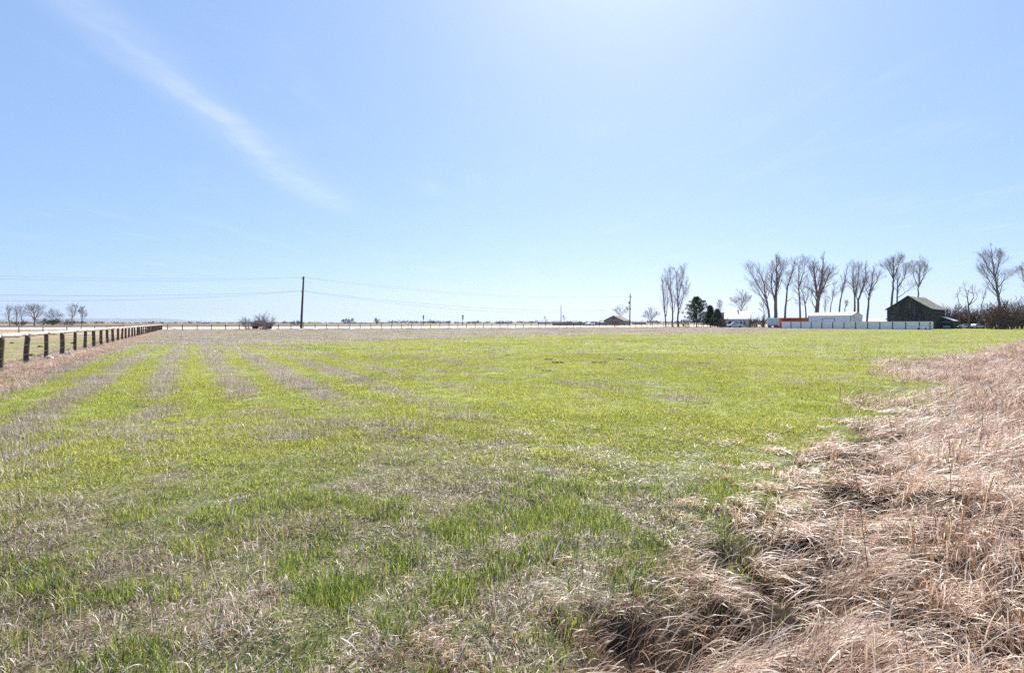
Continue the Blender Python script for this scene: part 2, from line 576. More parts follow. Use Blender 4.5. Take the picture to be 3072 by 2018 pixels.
tag(mesh_obj('hills', vs, fs, M['hill'], smooth=True), 'low blue hills on the horizon at the left', 'hills', kind='structure')

# ------------------------------------------------------------------ grass
def blades(x, y, z, phi, ln, a0, kb, w, rnd, seg, g, power=1.3, ground_fn=None, wander=0.35, kink=0.0):
    """curved tapering blades, one per entry; returns verts, faces, rnd"""
    n = len(x)
    tw = g.normal(0, 0.5, n)
    dphi = g.normal(0, wander, n)
    V = np.zeros((n, seg + 1, 2, 3))
    kt = g.uniform(0.25, 0.9, n)
    ka = np.where(g.random(n) < kink, g.normal(0.9, 0.6, n), 0)      # broken stems
    kp = g.normal(0, 0.9, n)
    z = z - 0.012
    for k in range(seg + 1):
        t = k / seg
        ang = a0 + kb * t ** power + np.where(t > kt, ka, 0)
        ph = phi + dphi * t + np.where((t > kt) & (ka != 0), kp, 0)
        half = 0.5 * w * (1 - 0.85 * t ** 1.5) * (1.0 if k else 0.8)
        sxv, syv = -np.sin(ph + tw * t), np.cos(ph + tw * t)
        szv = 0.35 * np.sin(tw + 2 * t)
        if k and ground_fn is not None:
            z = np.maximum(z, ground_fn(x, y) + 0.008 + 0.05 * rnd)
        V[:, k, 0] = np.stack([x - sxv * half, y - syv * half, z - szv * half], 1)
        V[:, k, 1] = np.stack([x + sxv * half, y + syv * half, z + szv * half], 1)
        st = ln / seg
        x = x + np.cos(ph) * np.sin(ang) * st
        y = y + np.sin(ph) * np.sin(ang) * st
        z = z + np.cos(ang) * st
    base = np.arange(n) * (seg + 1) * 2
    Fc = [np.stack([base + 2 * k, base + 2 * k + 1, base + 2 * k + 3, base + 2 * k + 2], 1) for k in range(seg)]
    return V.reshape(-1, 3), np.concatenate(Fc), np.repeat(rnd, (seg + 1) * 2)


def tuft(n, radius, L, wid, lean, bend, seg, g):
    rr = radius * np.sqrt(g.random(n))
    th = g.random(n) * 2 * np.pi
    return blades(rr * np.cos(th), rr * np.sin(th), np.zeros(n), g.random(n) * 2 * np.pi, g.uniform(L[0], L[1], n), np.abs(g.normal(lean[0], lean[1], n)),
                  g.normal(bend[0], bend[1], n), g.uniform(wid[0], wid[1], n), g.random(n), seg, g)


def grass_mesh(name, parts, mat):
    vs, fs, rs, k = [], [], [], 0
    for v, f, r in parts:
        vs.append(v)
        fs.append(f + k)
        rs.append(r)
        k += len(v)
    v, f, r = np.concatenate(vs).astype(np.float32), np.concatenate(fs).astype(np.int32), np.concatenate(rs).astype(np.float32)
    me = bpy.data.meshes.new(name)
    me.vertices.add(len(v))
    me.vertices.foreach_set('co', v.ravel())
    me.loops.add(f.size)
    me.loops.foreach_set('vertex_index', f.ravel())
    me.polygons.add(len(f))
    me.polygons.foreach_set('loop_start', np.arange(len(f), dtype=np.int32) * 4)
    me.polygons.foreach_set('loop_total', np.full(len(f), 4, np.int32))
    me.update(calc_edges=True)
    a = me.attributes.new('rnd', 'FLOAT', 'POINT')
    a.data.foreach_set('value', r)
    me.materials.append(mat)
    return me


def grass_stuff(name, parts, mat, label):
    o = bpy.data.objects.new(name, grass_mesh(name, parts, mat))
    ROOT.objects.link(o)
    return tag(o, label, 'grass', kind='stuff')


def tuft_obj(name, parts, mat, coll, label):
    o = bpy.data.objects.new(name, grass_mesh(name, parts, mat))
    tag(o, label, 'grass', kind='stuff')
    coll.objects.link(o)
    return o

def scatter(name, pts, rot, scl, idx, coll, label):
    me = bpy.data.meshes.new(name)
    me.vertices.add(len(pts))
    me.vertices.foreach_set('co', pts.astype(np.float32).ravel())
    for nm, ty, key, arr in (('rot', 'FLOAT_VECTOR', 'vector', rot), ('scl', 'FLOAT_VECTOR', 'vector', scl), ('idx', 'INT', 'value', idx)):
        a = me.attributes.new(nm, ty, 'POINT')
        a.data.foreach_set(key, np.asarray(arr, np.int32 if ty == 'INT' else np.float32).ravel())
    o = bpy.data.objects.new(name, me)
    ROOT.objects.link(o)
    tag(o, label, 'grass', kind='stuff')
    ng = bpy.data.node_groups.new(name, 'GeometryNodeTree')
    ng.interface.new_socket('Geometry', in_out='INPUT', socket_type='NodeSocketGeometry')
    ng.interface.new_socket('Geometry', in_out='OUTPUT', socket_type='NodeSocketGeometry')
    q_ = NB(ng)
    gi, go = q_.n('NodeGroupInput'), q_.n('NodeGroupOutput')
    ci = q_.n('GeometryNodeCollectionInfo')
    ci.inputs['Collection'].default_value = coll
    ci.inputs['Separate Children'].default_value = True
    ci.inputs['Reset Children'].default_value = True
    ip = q_.n('GeometryNodeInstanceOnPoints')
    q_.link(gi.outputs[0], ip.inputs['Points'])
    q_.link(ci.outputs[0], ip.inputs['Instance'])
    ip.inputs['Pick Instance'].default_value = True
    for nm, ty, sock in (('idx', 'INT', 'Instance Index'), ('rot', 'FLOAT_VECTOR', 'Rotation'), ('scl', 'FLOAT_VECTOR', 'Scale')):
        na = q_.n('GeometryNodeInputNamedAttribute', data_type=ty)
        na.inputs['Name'].default_value = nm
        q_.link([s for s in na.outputs if s.enabled and s.name == 'Attribute'][0], ip.inputs[sock])
    q_.link(ip.outputs[0], go.inputs[0])
    md = o.modifiers.new('scatter', 'NODES')
    md.node_group = ng
    return o


LM = {}
LM['green'] = leaf_mat('living_grass', [(0.0, (0.16, 0.2, 0.03)), (0.3, (0.33, 0.37, 0.05)), (0.65, (0.5, 0.5, 0.085)), (1.0, (0.68, 0.62, 0.22))], 0.47, 0.5, 0.3)
LM['dark'] = leaf_mat('rank_green_grass', [(0.0, (0.05, 0.095, 0.014)), (0.3, (0.14, 0.21, 0.03)), (0.65, (0.3, 0.36, 0.06)), (1.0, (0.56, 0.55, 0.16))], 0.5, 0.42, 0.4, nscale=0.5)
LM['thatch'] = leaf_mat('dead_thatch', [(0.0, (0.07, 0.042, 0.024)), (0.3, (0.26, 0.17, 0.105)), (0.65, (0.52, 0.39, 0.28)), (1.0, (0.9, 0.79, 0.68))], 0.35, 0.45, 0.45, nscale=0.8)
LM['weed'] = leaf_mat('grey_weed_stubble', [(0.0, (0.17, 0.125, 0.085)), (0.35, (0.35, 0.275, 0.2)), (0.7, (0.54, 0.445, 0.35)), (1.0, (0.82, 0.72, 0.62))], 0.35, 0.5, 0.35)
LM['dry'] = leaf_mat('long_dry_grass', [(0.0, (0.09, 0.038, 0.019)), (0.3, (0.36, 0.205, 0.11)), (0.6, (0.62, 0.43, 0.295)), (1.0, (0.94, 0.8, 0.68))], 0.35, 0.45, 0.45, nscale=0.7)

G = np.random.default_rng(3)


def coll_of(name):
    return bpy.data.collections.new(name)


c_mid, c_far, c_dry = coll_of('mid_tufts'), coll_of('far_tufts'), coll_of('dry_tufts')
for k in range(6):                      # mid: 0-5 green, 6-11 weeds
    tuft_obj('mid_a_green_patch_%d' % k, [tuft(230, 0.32, (0.025, 0.075), (0.006, 0.012), (0.6, 0.35), (0.7, 0.5), 3, G)], LM['green'], c_mid, 'short green grass of the field')
for k in range(6):
    tuft_obj('mid_b_weed_patch_%d' % k, [tuft(150, 0.31, (0.05, 0.12), (0.005, 0.009), (0.85, 0.45), (0.8, 0.6), 3, G), tuft(16, 0.3, (0.1, 0.24), (0.004, 0.006), (0.15, 0.15), (0.3, 0.3), 3, G)], LM['weed'], c_mid, 'grey dead weed stubble in the field rows')
for k in range(4):                      # far: 0-3 green, 4-7 weeds
    tuft_obj('far_a_green_patch_%d' % k, [tuft(170, 0.62, (0.03, 0.09), (0.02, 0.035), (0.7, 0.3), (0.5, 0.4), 2, G)], LM['green'], c_far, 'short green grass of the field')
for k in range(4):
    tuft_obj('far_b_weed_patch_%d' % k, [tuft(115, 0.62, (0.05, 0.14), (0.014, 0.028), (0.85, 0.4), (0.6, 0.5), 2, G), tuft(13, 0.6, (0.12, 0.26), (0.01, 0.015), (0.15, 0.15), (0.2, 0.3), 2, G)], LM['weed'], c_far, 'grey dead weed stubble in the field rows')
for k in range(4):
    tuft_obj('dry_coarse_clump_%d' % k, [tuft(150, 0.55, (0.3, 0.7), (0.009, 0.018), (0.6, 0.3), (1.0, 0.5), 4, G)], LM['dry'], c_dry, 'long dry tan grass of the right bank')

def wedge(dmin, dmax, count, power=1.0, half=0.86):
    """random points in the view wedge; power 1 = even per square metre, 0 = thinning with distance"""
    u = G.random(count)
    e = power + 1
    d = (dmin ** e + u * (dmax ** e - dmin ** e)) ** (1 / e)
    a = G.uniform(-half, half, count)
    return d * np.sin(a), d * np.cos(a)


def place(name, x, y, idx, coll, label, s0, s1, rz=None, tilt=0.12, hscale=None, sink=0.0):
    n_ = len(x)
    rot = np.stack([G.normal(0, tilt, n_), G.normal(0, tilt, n_), G.uniform(0, 2 * np.pi, n_) if rz is None else rz], 1)
    s_ = G.uniform(s0, s1, n_)
    scl = np.stack([s_, s_, s_ * (1 if hscale is None else hscale)], 1)
    return scatter(name, np.stack([x, y, gz(x, y) - sink], 1), rot, scl, idx, coll, label)


def in_field(x, y):
    return (srow(x, y) > -5.4) & (roadt(x, y) < -2)


def pick(g_, n_, a0, a1, b0, b1):
    return np.where(g_, G.integers(a0, a1, n_), G.integers(b0, b1, n_))


# foreground: every blade its own
x, y = wedge(2.2, 11, 490000, 0.5)
tb = bank(x, y)
keep = in_field(x, y) & (tb < 0.3 * G.normal(0, 1, len(x)) + 0.15)
x, y = x[keep], y[keep]
d = np.hypot(x, y)
gg = green(x, y)
darkp = 1 - sm(3.8, 8.0, d + 3 * (fbm(x * 0.7, y * 0.7, 93) - 0.5))
clump = fbm(x * 2.6, y * 2.6, 91, 3)
isg = G.random(len(x)) < np.clip(0.12 + 0.88 * gg + (0.8 * (fbm(x * 2.0, y * 2.0, 94, 2) - 0.5) + 0.9 * (fbm(x * 7.0, y * 7.0, 96, 2) - 0.5)) * darkp, 0, 1)
thin = G.random(len(x)) < np.where(isg, 0.2 + 1.1 * sm(0.35, 0.6, clump), 0.35 + 0.65 * sm(0.36, 0.6, fbm(x * 3.1, y * 3.1, 92, 2)))
x, y, d, gg, darkp, clump, isg = (v[thin] for v in (x, y, d, gg, darkp, clump, isg))
z = gz(x, y)


def sub(m_, L0, L1, w0, w1, lean, bend, seg, mat, name, label, hmul=None, pw=1.3):
    n_ = int(m_.sum())
    ln = G.uniform(L0, L1, n_) * (1 if hmul is None else hmul[m_])
    wmul = 0.7 + 0.075 * d[m_]
    pr = blades(x[m_], y[m_], z[m_], G.random(n_) * 2 * np.pi, ln, np.abs(G.normal(lean[0], lean[1], n_)), G.normal(bend[0], bend[1], n_), G.uniform(w0, w1, n_) * wmul, G.random(n_), seg, G, pw)
    return grass_stuff(name, [pr], mat, label)


hm = (0.5 + 1.0 * clump) * (0.55 + 0.45 * darkp)
r_ = G.random(len(x))
isd = r_ < 0.1 + 0.9 * darkp
sub(isg & isd, 0.05, 0.13, 0.0035, 0.0075, (0.4, 0.28), (0.8, 0.5), 2, LM['dark'], 'rank_green_grass', 'darker rank green grass tufts in the foreground', hm)
sub(isg & ~isd, 0.03, 0.085, 0.0035, 0.007, (0.55, 0.3), (0.7, 0.5), 2, LM['green'], 'lime_green_grass', 'bright lime green grass just beyond the foreground', hm)
r_ = G.random(len(x))
cu = r_ < 0.07 * (1 - sm(3.0, 7.0, d))
st = r_ > 0.985
sub(~isg & ~cu & ~st, 0.03, 0.12, 0.003, 0.007, (1.0, 0.42), (0.6, 0.6), 2, LM['thatch'], 'dead_grass_thatch', 'dead tan thatch matted over the foreground', hm * 0.7 + 0.4)
sub(~isg & cu, 0.08, 0.2, 0.004, 0.01, (0.4, 0.3), (2.4, 0.7), 6, LM['thatch'], 'curled_dead_leaves', 'pale curled dead grass leaves in the nearest foreground', None)
sub(~isg & st, 0.15, 0.36, 0.0025, 0.004, (0.35, 0.35), (0.5, 0.5), 4, LM['thatch'], 'dead_grass_stems', 'thin straw stems standing out of the foreground grass', None)

x, y = wedge(2.2, 10.5, 100000, 0.45, 0.8)
keep = bank(x, y) < 0.1 + 0.25 * G.normal(0, 1, len(x))
x, y = x[keep], y[keep]
n_ = len(x)
dd_ = np.hypot(x, y)
pr = blades(x, y, gz(x, y) + 0.014, G.random(n_) * 6.283, G.uniform(0.025, 0.09, n_), np.abs(G.normal(1.45, 0.12, n_)), G.normal(0, 0.2, n_), G.uniform(0.003, 0.008, n_) * (0.7 + 0.075 * dd_), G.random(n_), 1, G)
grass_stuff('dead_leaf_litter', [pr], LM['thatch'], 'flat litter of dead leaf bits on the soil of the foreground')

# long dry grass of the bank: swaths bent over in combed clumps, stiffer curled stems further in
cx_, cy_ = wedge(1.9, 14, 4500, 0.65, 0.95)
tb = bank(cx_, cy_)
keep = tb > 0.42 * G.normal(0, 1, len(cx_)) + 0.0
cx_, cy_, tb = cx_[keep], cy_[keep], tb[keep]
flow = -0.7 + 2.6 * (fbm(cx_ * 0.28, cy_ * 0.28, 103, 2) - 0.5) + 1.4 * (fbm(cx_ * 1.1, cy_ * 1.1, 105, 2) - 0.5) + G.normal(0, 0.3, len(cx_))
upr = np.clip(sm(0.8, 2.4, tb + 2.0 * (fbm(cx_ * 0.5, cy_ * 0.5, 107) - 0.5)), 0, 1)
csz = G.uniform(0.6, 1.15, len(cx_)) * (0.6 + 0.4 * sm(-0.4, 1.0, tb))
per = 34
k_ = np.repeat(np.arange(len(cx_)), per)
n_ = len(k_)
u_ = upr[k_]
x = cx_[k_] + G.normal(0, 0.06, n_)
y = cy_[k_] + G.normal(0, 0.06, n_)
crnd = G.random(len(cx_))[k_]
isup = G.random(n_) < u_ * 0.85
ln = G.uniform(0.16, 0.56, n_) * csz[k_] * (0.55 + 0.45 * sm(-0.3, 0.8, tb[k_]))
phi = np.where(isup, G.random(n_) * 2 * np.pi, flow[k_] + G.normal(0, 0.45, n_))
a0 = np.where(isup, np.abs(G.normal(0.35, 0.3, n_)), np.abs(G.normal(0.55, 0.3, n_)))
kb = np.where(isup, G.normal(1.1, 0.8, n_), G.normal(1.35, 0.5, n_))
rn = np.clip(0.62 * G.random(n_) + 0.38 * crnd, 0, 1)
dd_ = np.hypot(x, y)
wd = np.where(G.random(n_) < 0.1, G.uniform(0.009, 0.015, n_), G.uniform(0.003, 0.0065, n_)) * (0.7 + 0.09 * dd_)
pr = blades(x, y, gz(x, y), phi, ln, a0, kb, wd, rn, 5, G, np.float64(0.9), gz, 0.3, 0.35)
grass_stuff('long_dry_grass', [pr], LM['dry'], 'long dry tan grass bent over on the right bank')
m_ = G.random(n_) < 0.14 * u_
k2 = int(m_.sum())
pr = blades(x[m_], y[m_], gz(x[m_], y[m_]) + 0.12, G.random(k2) * 6.283, G.uniform(0.15, 0.34, k2), np.abs(G.normal(0.3, 0.25, k2)), G.normal(2.9, 0.7, k2), G.uniform(0.006, 0.011, k2) * (0.7 + 0.07 * dd_[m_]), G.uniform(0.5, 1, k2), 7, G)
grass_stuff('curled_dry_leaves', [pr], LM['dry'], 'pale curled dry leaves among the tall grass of the right bank')

# middle band
x, y = wedge(6.6, 34, 13500, 0.75)
keep = in_field(x, y) & (bank(x, y) < 0.2 * G.normal(0, 1, len(x)) - 0.2) & (G.random(len(x)) < sm(6.4, 10.5, np.hypot(x, y)))
x, y = x[keep], y[keep]
isg = G.random(len(x)) < green(x, y) * 1.06
hs = 0.5 + 0.9 * fbm(x * 0.5, y * 0.5, 95)
place('field_grass', x, y, pick(isg, len(x), 0, 6, 6, 12), c_mid, 'bright green grass and grey weed rows across the middle of the field', 0.75, 1.25, tilt=0.05, hscale=hs)

x, y = wedge(10, 60, 1500, 0.6)
keep = in_field(x, y) & (bank(x, y) < -0.3) & (fbm(x * 0.6, y * 0.6, 99, 3) > 0.47)
x, y = x[keep], y[keep]
place('scattered_weed_stubble', x, y, G.integers(6, 12, len(x)), c_mid, 'thin grey weed stalks scattered through the green field', 0.35, 0.8, tilt=0.08, hscale=0.9 + 0.9 * G.random(len(x)))

# far band
x, y = wedge(31, 250, 40000, 0.3)
keep = in_field(x, y) & (bank(x, y) < 0.5 * G.normal(0, 1, len(x)))
x, y = x[keep], y[keep]
isg = G.random(len(x)) < green(x, y)
d = np.hypot(x, y)
place('distant_field_grass', x, y, pick(isg, len(x), 0, 4, 4, 8), c_far, 'green and grey-brown grass over the far half of the field', 0.7, 1.3, tilt=0.015, hscale=0.6 + 0.5 * fbm(x * 0.1, y * 0.1, 97))

# the bank further off
x, y = wedge(14, 75, 60000, 0.3, 0.95)
keep = (bank(x, y) > 0.5 * G.normal(0, 1, len(x)))
x, y = x[keep][:3200], y[keep][:3200]
place('rough_dry_grass', x, y, G.integers(0, 4, len(x)), c_dry, 'rough dry grass continuing along the right edge of the field', 0.45, 0.9, tilt=0.1, hscale=0.45 + 0.5 * G.random(len(x)))

# dry strip along the paddock fence and along the road
t_ = 14 + 150 * G.random(3600) ** 1.3
s_ = G.normal(-5.5, 0.6, len(t_))
x, y = NX * s_ - NY * t_, NY * s_ + NX * t_
place('fence_line_dry_grass', x, y, G.integers(0, 4, len(x)), c_dry, 'pinkish dry grass growing along the foot of the paddock fence', 0.3, 0.7, tilt=0.1, hscale=0.25 + 0.45 * G.random(len(x)))
t_ = G.uniform(-40, 260, 2600)
o_ = G.normal(1.5, 2.6, len(t_))
x, y = A_RD[0] + E_RD[0] * t_ + N_RD[0] * o_, A_RD[1] + E_RD[1] * t_ + N_RD[1] * o_
place('roadside_dry_grass', x, y, G.integers(0, 4, len(x)), c_dry, 'low rusty dry grass on the verge by the road', 0.4, 1.0, tilt=0.1, hscale=0.2 + 0.4 * G.random(len(x)))
# grazed paddock turf
x, y = wedge(16, 110, 7000, 0.5, 0.9)
keep = (srow(x, y) < -6.0) & (roadt(x, y) < -3)
x, y = x[keep], y[keep]
place('paddock_turf', x, y, np.where(G.random(len(x)) < 0.22, G.integers(0, 4, len(x)), G.integers(4, 8, len(x))), c_far, 'short grazed olive turf inside the paddock', 0.5, 1.0, tilt=0.05, hscale=0.3 + 0.3 * G.random(len(x)))

# ------------------------------------------------------------------ paddock fence on the left: posts, pole rail, wires
def g1(x, y):
    return float(gz(x, y))


def fpt(t, s=-5.75):
    return NX * s - NY * t, NY * s + NX * t


pf = thing('paddock_fence', 'long paddock fence of dark round posts under a bleached white top rail', 'fence', (*fpt(20), 0))
bx0, by0 = fpt(20)
post_var = []
for k in range(4):
    mb = MB()
    r0 = 0.088 + 0.009 * k
    pts = [(R.uniform(-.012, .012), R.uniform(-.012, .012), h) for h in (-0.3, 0.1, 0.45, 0.8, 1.1, 1.22)]
    mb.tube(pts, [r0 * 1.05, r0 * 1.03, r0, r0 * 0.97, r0 * 0.98, r0 * 0.9], 9)
    post_var.append(mb)
t0_, dt_ = 14.85, 3.84
pmes = []
ends = []
for k in range(39):
    t = t0_ + dt_ * k
    x, y = fpt(t)
    zz = g1(x, y)
    if k < 4:
        o = post_var[k].build('post', M['post'], pf, True, (x - bx0, y - by0, zz))
        pmes.append(o.data)
    else:
        o = share('post', pmes[R.randrange(4)], pf, (x - bx0, y - by0, zz))
    o.rotation_euler = (R.uniform(-.045, .045), R.uniform(-.045, .045), R.uniform(0, 6))
    o.scale = (R.uniform(.9, 1.12),) * 2 + (R.uniform(0.96, 1.02),)
    ends.append(Vector((x - bx0, y - by0, zz + 1.27 + R.uniform(-.015, .015))))
ends.insert(0, Vector((fpt(t0_ - dt_)[0] - bx0, fpt(t0_ - dt_)[1] - by0, 1.28)))
for k in range(len(ends) - 1):
    a_, c_ = ends[k], ends[k + 1]
    mb = MB()
    dv = (c_ - a_)
    a_ = a_ - dv.normalized() * 0.04
    n = 6 if k < 20 else 3
    pts = [a_ + dv * (i_ / n) * 1.005 + Vector((R.uniform(-.01, .01), R.uniform(-.01, .01), R.uniform(-.018, .018) - 0.03 * math.sin(math.pi * i_ / n))) for i_ in range(n + 1)]
    mb.tube(pts, [0.082 + R.uniform(-.007, .007) for _ in range(n + 1)], 8)
    mb.build('rail', M['rail'], pf, True)
for h in (0.16, 0.5, 0.85):
    mb = MB()
    pts = []
    for k in range(len(ends)):
        pts.append(ends[k] + Vector((NX * 0.12, NY * 0.12, h - 1.27)))
        if k < len(ends) - 1:
            pts.append((ends[k] + ends[k + 1]) / 2 + Vector((NX * 0.12, NY * 0.12, h - 1.27 - R.uniform(0.0, 0.05))))
    mb.tube(pts, 0.02 if h < 0.3 else 0.006, 4)
    mb.build('wire', M['steel'], pf)
xe, ye = fpt(t0_ + dt_ * 38 + 0.35)
cp = thing('corner_post', 'whitewashed corner post with a slanting brace at the end of the paddock fence', 'post', (xe, ye, g1(xe, ye)))
MB().tube([(0, 0, -.3), (0, 0, 0.6), (0.01, 0, 1.3)], [0.17, 0.16, 0.15], 9).build('shaft', M['rail'], cp, True)
MB().tube([(0.1, 0.05, 1.0), (2.9, 1.9, 0.02)], 0.08, 7).build('brace', M['rail'], cp, True)
for (px, d_, rr) in ((148, 27.0, 0.2), (203, 30.0, 0.24)):
    x, y = gx(px, d_), d_
    mb = MB()
    n = 10
    for a_ in range(n + 1):
        for c_ in range(n * 2):
            th, ph = math.pi * a_ / n, math.pi * c_ / n
            q_ = 1 + 0.9 * (float(fbm(math.cos(ph) * 1.7 + th * 1.1 + px, math.sin(ph) * 1.7, 5)) - 0.5)
            mb.v.append((rr * q_ * math.sin(th) * math.cos(ph), rr * 0.7 * q_ * math.sin(th) * math.sin(ph), rr * 0.75 * q_ * math.cos(th)))
    for a_ in range(n):
        for c_ in range(n * 2):
            e_ = (c_ + 1) % (n * 2)
            mb.f.append((a_ * n * 2 + c_, (a_ + 1) * n * 2 + c_, (a_ + 1) * n * 2 + e_, a_ * n * 2 + e_))
    o = mb.build('rock', M['rock'], None, True, (x, y, g1(x, y) + 0.07))
    tag(o, 'pale rock at the foot of the second fence post' if px < 180 else 'larger pale rock beside the third fence post', 'rock')

# dung and mole mounds in the paddock
for k, (px, py) in enumerate([(35, 1030), (122, 1041), (94, 1068), (5, 1032), (218, 1031)]):
    d_ = H * F / (py - HOR)
    x = gx(px, d_)
    mb = MB()
    for m_ in range(5):
        c_ = Vector((R.uniform(-.13, .13), R.uniform(-.1, .1), 0.02))
        mb.tube([c_ + Vector((0, 0, -.05)), c_ + Vector((0, 0, .05)), c_ + Vector((0, 0, R.uniform(.07, .12)))], [0.1, 0.085, 0.03], 7)
    o = mb.build('dung_heap', M['soil'], None, True, (x, d_, g1(x, d_)))
    tag(o, 'small dark dung heap on the grazed paddock turf', 'dung', 'dung heaps in the paddock')

# darker rail fence at the back of the paddock
bf = thing('back_fence', 'thin dark rail fence at the back of the paddock', 'fence', (-82, 108, 0))
run = [(-135, 101), (-80.5, 108.5), (-82.5, 140)]
pme = None
pts_all = []
for (p0, p1) in zip(run[:-1], run[1:]):
    L_ = math.dist(p0, p1)
    n = int(L_ / 3.75)
    for k in range(n + (1 if p1 == run[-1] else 0)):
        x, y = p0[0] + (p1[0] - p0[0]) * k / n, p0[1] + (p1[1] - p0[1]) * k / n
        loc = (x + 82, y - 108, g1(x, y))
        pts_all.append(Vector(loc) + Vector((0, 0, 1.02)))
        if pme is None:
            pme = MB().tube([(0, 0, -.3), (0, 0, .6), (0, 0, 1.05)], [0.085, 0.08, 0.075], 6).build('post', M['darkwood'], bf, True, loc).data
        else:
            share('post', pme, bf, loc, R.uniform(0, 6))
for k in range(len(pts_all) - 1):
    MB().tube([pts_all[k], (pts_all[k] + pts_all[k + 1]) / 2 + Vector((0, 0, R.uniform(-.03, .02))), pts_all[k + 1]], 0.055, 5).build('rail', M['darkwood'], bf, True)
for h in (0.35, 0.68):
    MB().tube([v + Vector((0, 0, h - 1.02)) for v in pts_all], 0.008, 3).build('wire', M['steel'], bf)

# ------------------------------------------------------------------ roadside fence
rf = thing('roadside_fence', 'long wire fence of dark posts along the road at the far end of the field', 'fence', (A_RD[0], A_RD[1], 0))
pme = [MB().tube([(0, 0, -.3), (0.01, 0, .7), (0.0, 0, 1.38)], [0.1, 0.095, 0.09], 6).build('post', M['darkwood'], rf, True, (1e-3, 0, 0)).data,
       MB().tube([(0, 0, -.3), (0.01, 0, .9), (0.02, 0, 1.75)], [0.075, 0.07, 0.065], 6).build('post', M['darkwood'], rf, True, (E_RD[0] * 61.5, E_RD[1] * 61.5, 0)).data]
n_post = 80
tops = []
for k in range(1, n_post):
    t = 3.13 * k
    px = CX + F * along(t, 0)[0] / along(t, 0)[1]
    x, y = E_RD[0] * t, E_RD[1] * t
    zz = g1(x + A_RD[0], y + A_RD[1])
    if px > 2115:
        break
    share('post', pme[1 if k in (21, 23, 37) else 0], rf, (x, y, zz), R.uniform(0, 6), (1, 1, R.uniform(0.9, 1.08)))
    tops.append(Vector((x, y, zz)))
for h in (0.35, 0.7, 1.05, 1.25):
    MB().tube([Vector((0, 0, h))] + [v + Vector((0, 0, h)) for v in tops], 0.012, 3).build('wire', M['steel'], rf)

# white irrigation pipe lying along the field end
for k, (a_, c_, w_) in enumerate([(798, 829, 'below the bare shrub'), (885, 911, 'just left of the tall utility pole'), (917, 956, 'just right of the tall utility pole'), (1025, 1066, 'between the utility pole and the signs'),
                                  (1216, 1272, 'below the dark narrow road sign'), (1330, 1380, 'just left of the pale road sign'), (1494, 1566, 'to the right of the pale road sign')]):
    d0 = 133 + 40 * (a_ - 798) / 700
    pA, pB = Vector((gx(a_, d0), d0, 0)), Vector((gx(c_, d0 + 2), d0 + 2, 0))
    pA.z, pB.z = g1(pA.x, pA.y) + 0.14, g1(pB.x, pB.y) + 0.14
    o = thing('irrigation_pipe', 'white irrigation pipe on the field edge ' + w_, 'pipe', pA, 0, 'irrigation pipes along the field end')
    MB().tube([Vector((0, 0, 0)), (pB - pA) / 2 + Vector((0, 0, .01)), pB - pA], 0.1, 8).build('tube', M['pvc'], o, True)
    MB().tube([(pB - pA) * 0.99, (pB - pA) * 1.01], 0.13, 8).build('coupling', M['grey_metal'], o, True)

# ------------------------------------------------------------------ utility poles and wires
def pole(name, label, px, d_, top_py, lean_px, r, arms, trans=False):
    x = gx(px, d_)
    z0 = g1(x, d_)
    h = hz(top_py, d_) - z0
    o = thing(name, label, 'utility pole', (x, d_, z0))
    lx = lean_px / F * d_
    MB().tube([(0, 0, -.5), (lx * 0.3, 0, h * .3), (lx * .75, 0, h * .75), (lx, 0, h)], [r * 1.15, r * 1.05, r * 0.85, r * 0.75], 9).build('shaft', M['polewood'], o, True)
    out = []
    dv = Vector((-0.67, 0.74, 0))
    for (py, half, n_ins) in arms:
        hh = hz(py, d_) - z0
        c_ = Vector((lx * hh / h, -r * 1.3, hh))
        if half > 0:
            MB().box(c_, (2 * half, 0.12, 0.14), rz=math.atan2(dv.y, dv.x)).build('crossarm', M['polewood'], o)
        for s_ in ([0] if n_ins == 1 else [-1, 1]):
            p_ = c_ + dv * half * 0.9 * s_ + Vector((0, 0, 0.1))
            MB().tube([p_, p_ + Vector((0, 0, .1)), p_ + Vector((0, 0, .2)), p_ + Vector((0, 0, .3))], [0.04, 0.1, 0.07, 0.09], 7).build('insulator', M['ceramic'], o, True)
            out.append(Vector((x, d_, z0)) + p_ + Vector((0, 0, 0.28)))
    if trans:
        hh = hz(908, d_) - z0
        c_ = Vector((lx * hh / h - 0.45, -0.1, hh))
        MB().tube([c_ - Vector((0, 0, .6)), c_ - Vector((0, 0, .5)), c_ + Vector((0, 0, .5)), c_ + Vector((0, 0, .6))], [0.26, 0.32, 0.32, 0.2], 10).build('transformer', M['grey_metal'], o, True)
    return out


p1 = pole('utility_pole', 'tall dark wooden utility pole leaning slightly right behind the field', 903, 165, 829, 8, 0.28, [(836, 0.8, 2), (877, 0.5, 2)])
p2 = pole('utility_pole', 'wooden utility pole with a transformer near the grey gabled house', 1889, 268, 881, 2, 0.24, [(891, 0.9, 2), (928, 0.6, 2)], True)
pole('utility_pole', 'slim pale bare pole rising beyond the road left of the white car', 1683, 300, 915, 0, 0.16, [(917, 0.0, 1)])
p0 = [Vector((-168, 66, 14.9)), Vector((-166.6, 65, 14.9)), Vector((-168, 66, 10.6)), Vector((-166.8, 65, 10.6))]
x0, y0 = p0[0].x + 0.7, p0[0].y - 0.5
o = thing('utility_pole', 'next wooden utility pole of the line, past the left edge of the view', 'utility pole', (x0, y0, 0))
MB().tube([(0, 0, -.5), (0, 0, 8), (0, 0, 15)], [0.32, 0.26, 0.2], 9).build('shaft', M['polewood'], o, True)
for h in (14.6, 10.3):
    MB().box((0, -.3, h), (1.8, 0.12, 0.14), rz=math.atan2(-0.5, 0.7)).build('crossarm', M['polewood'], o)
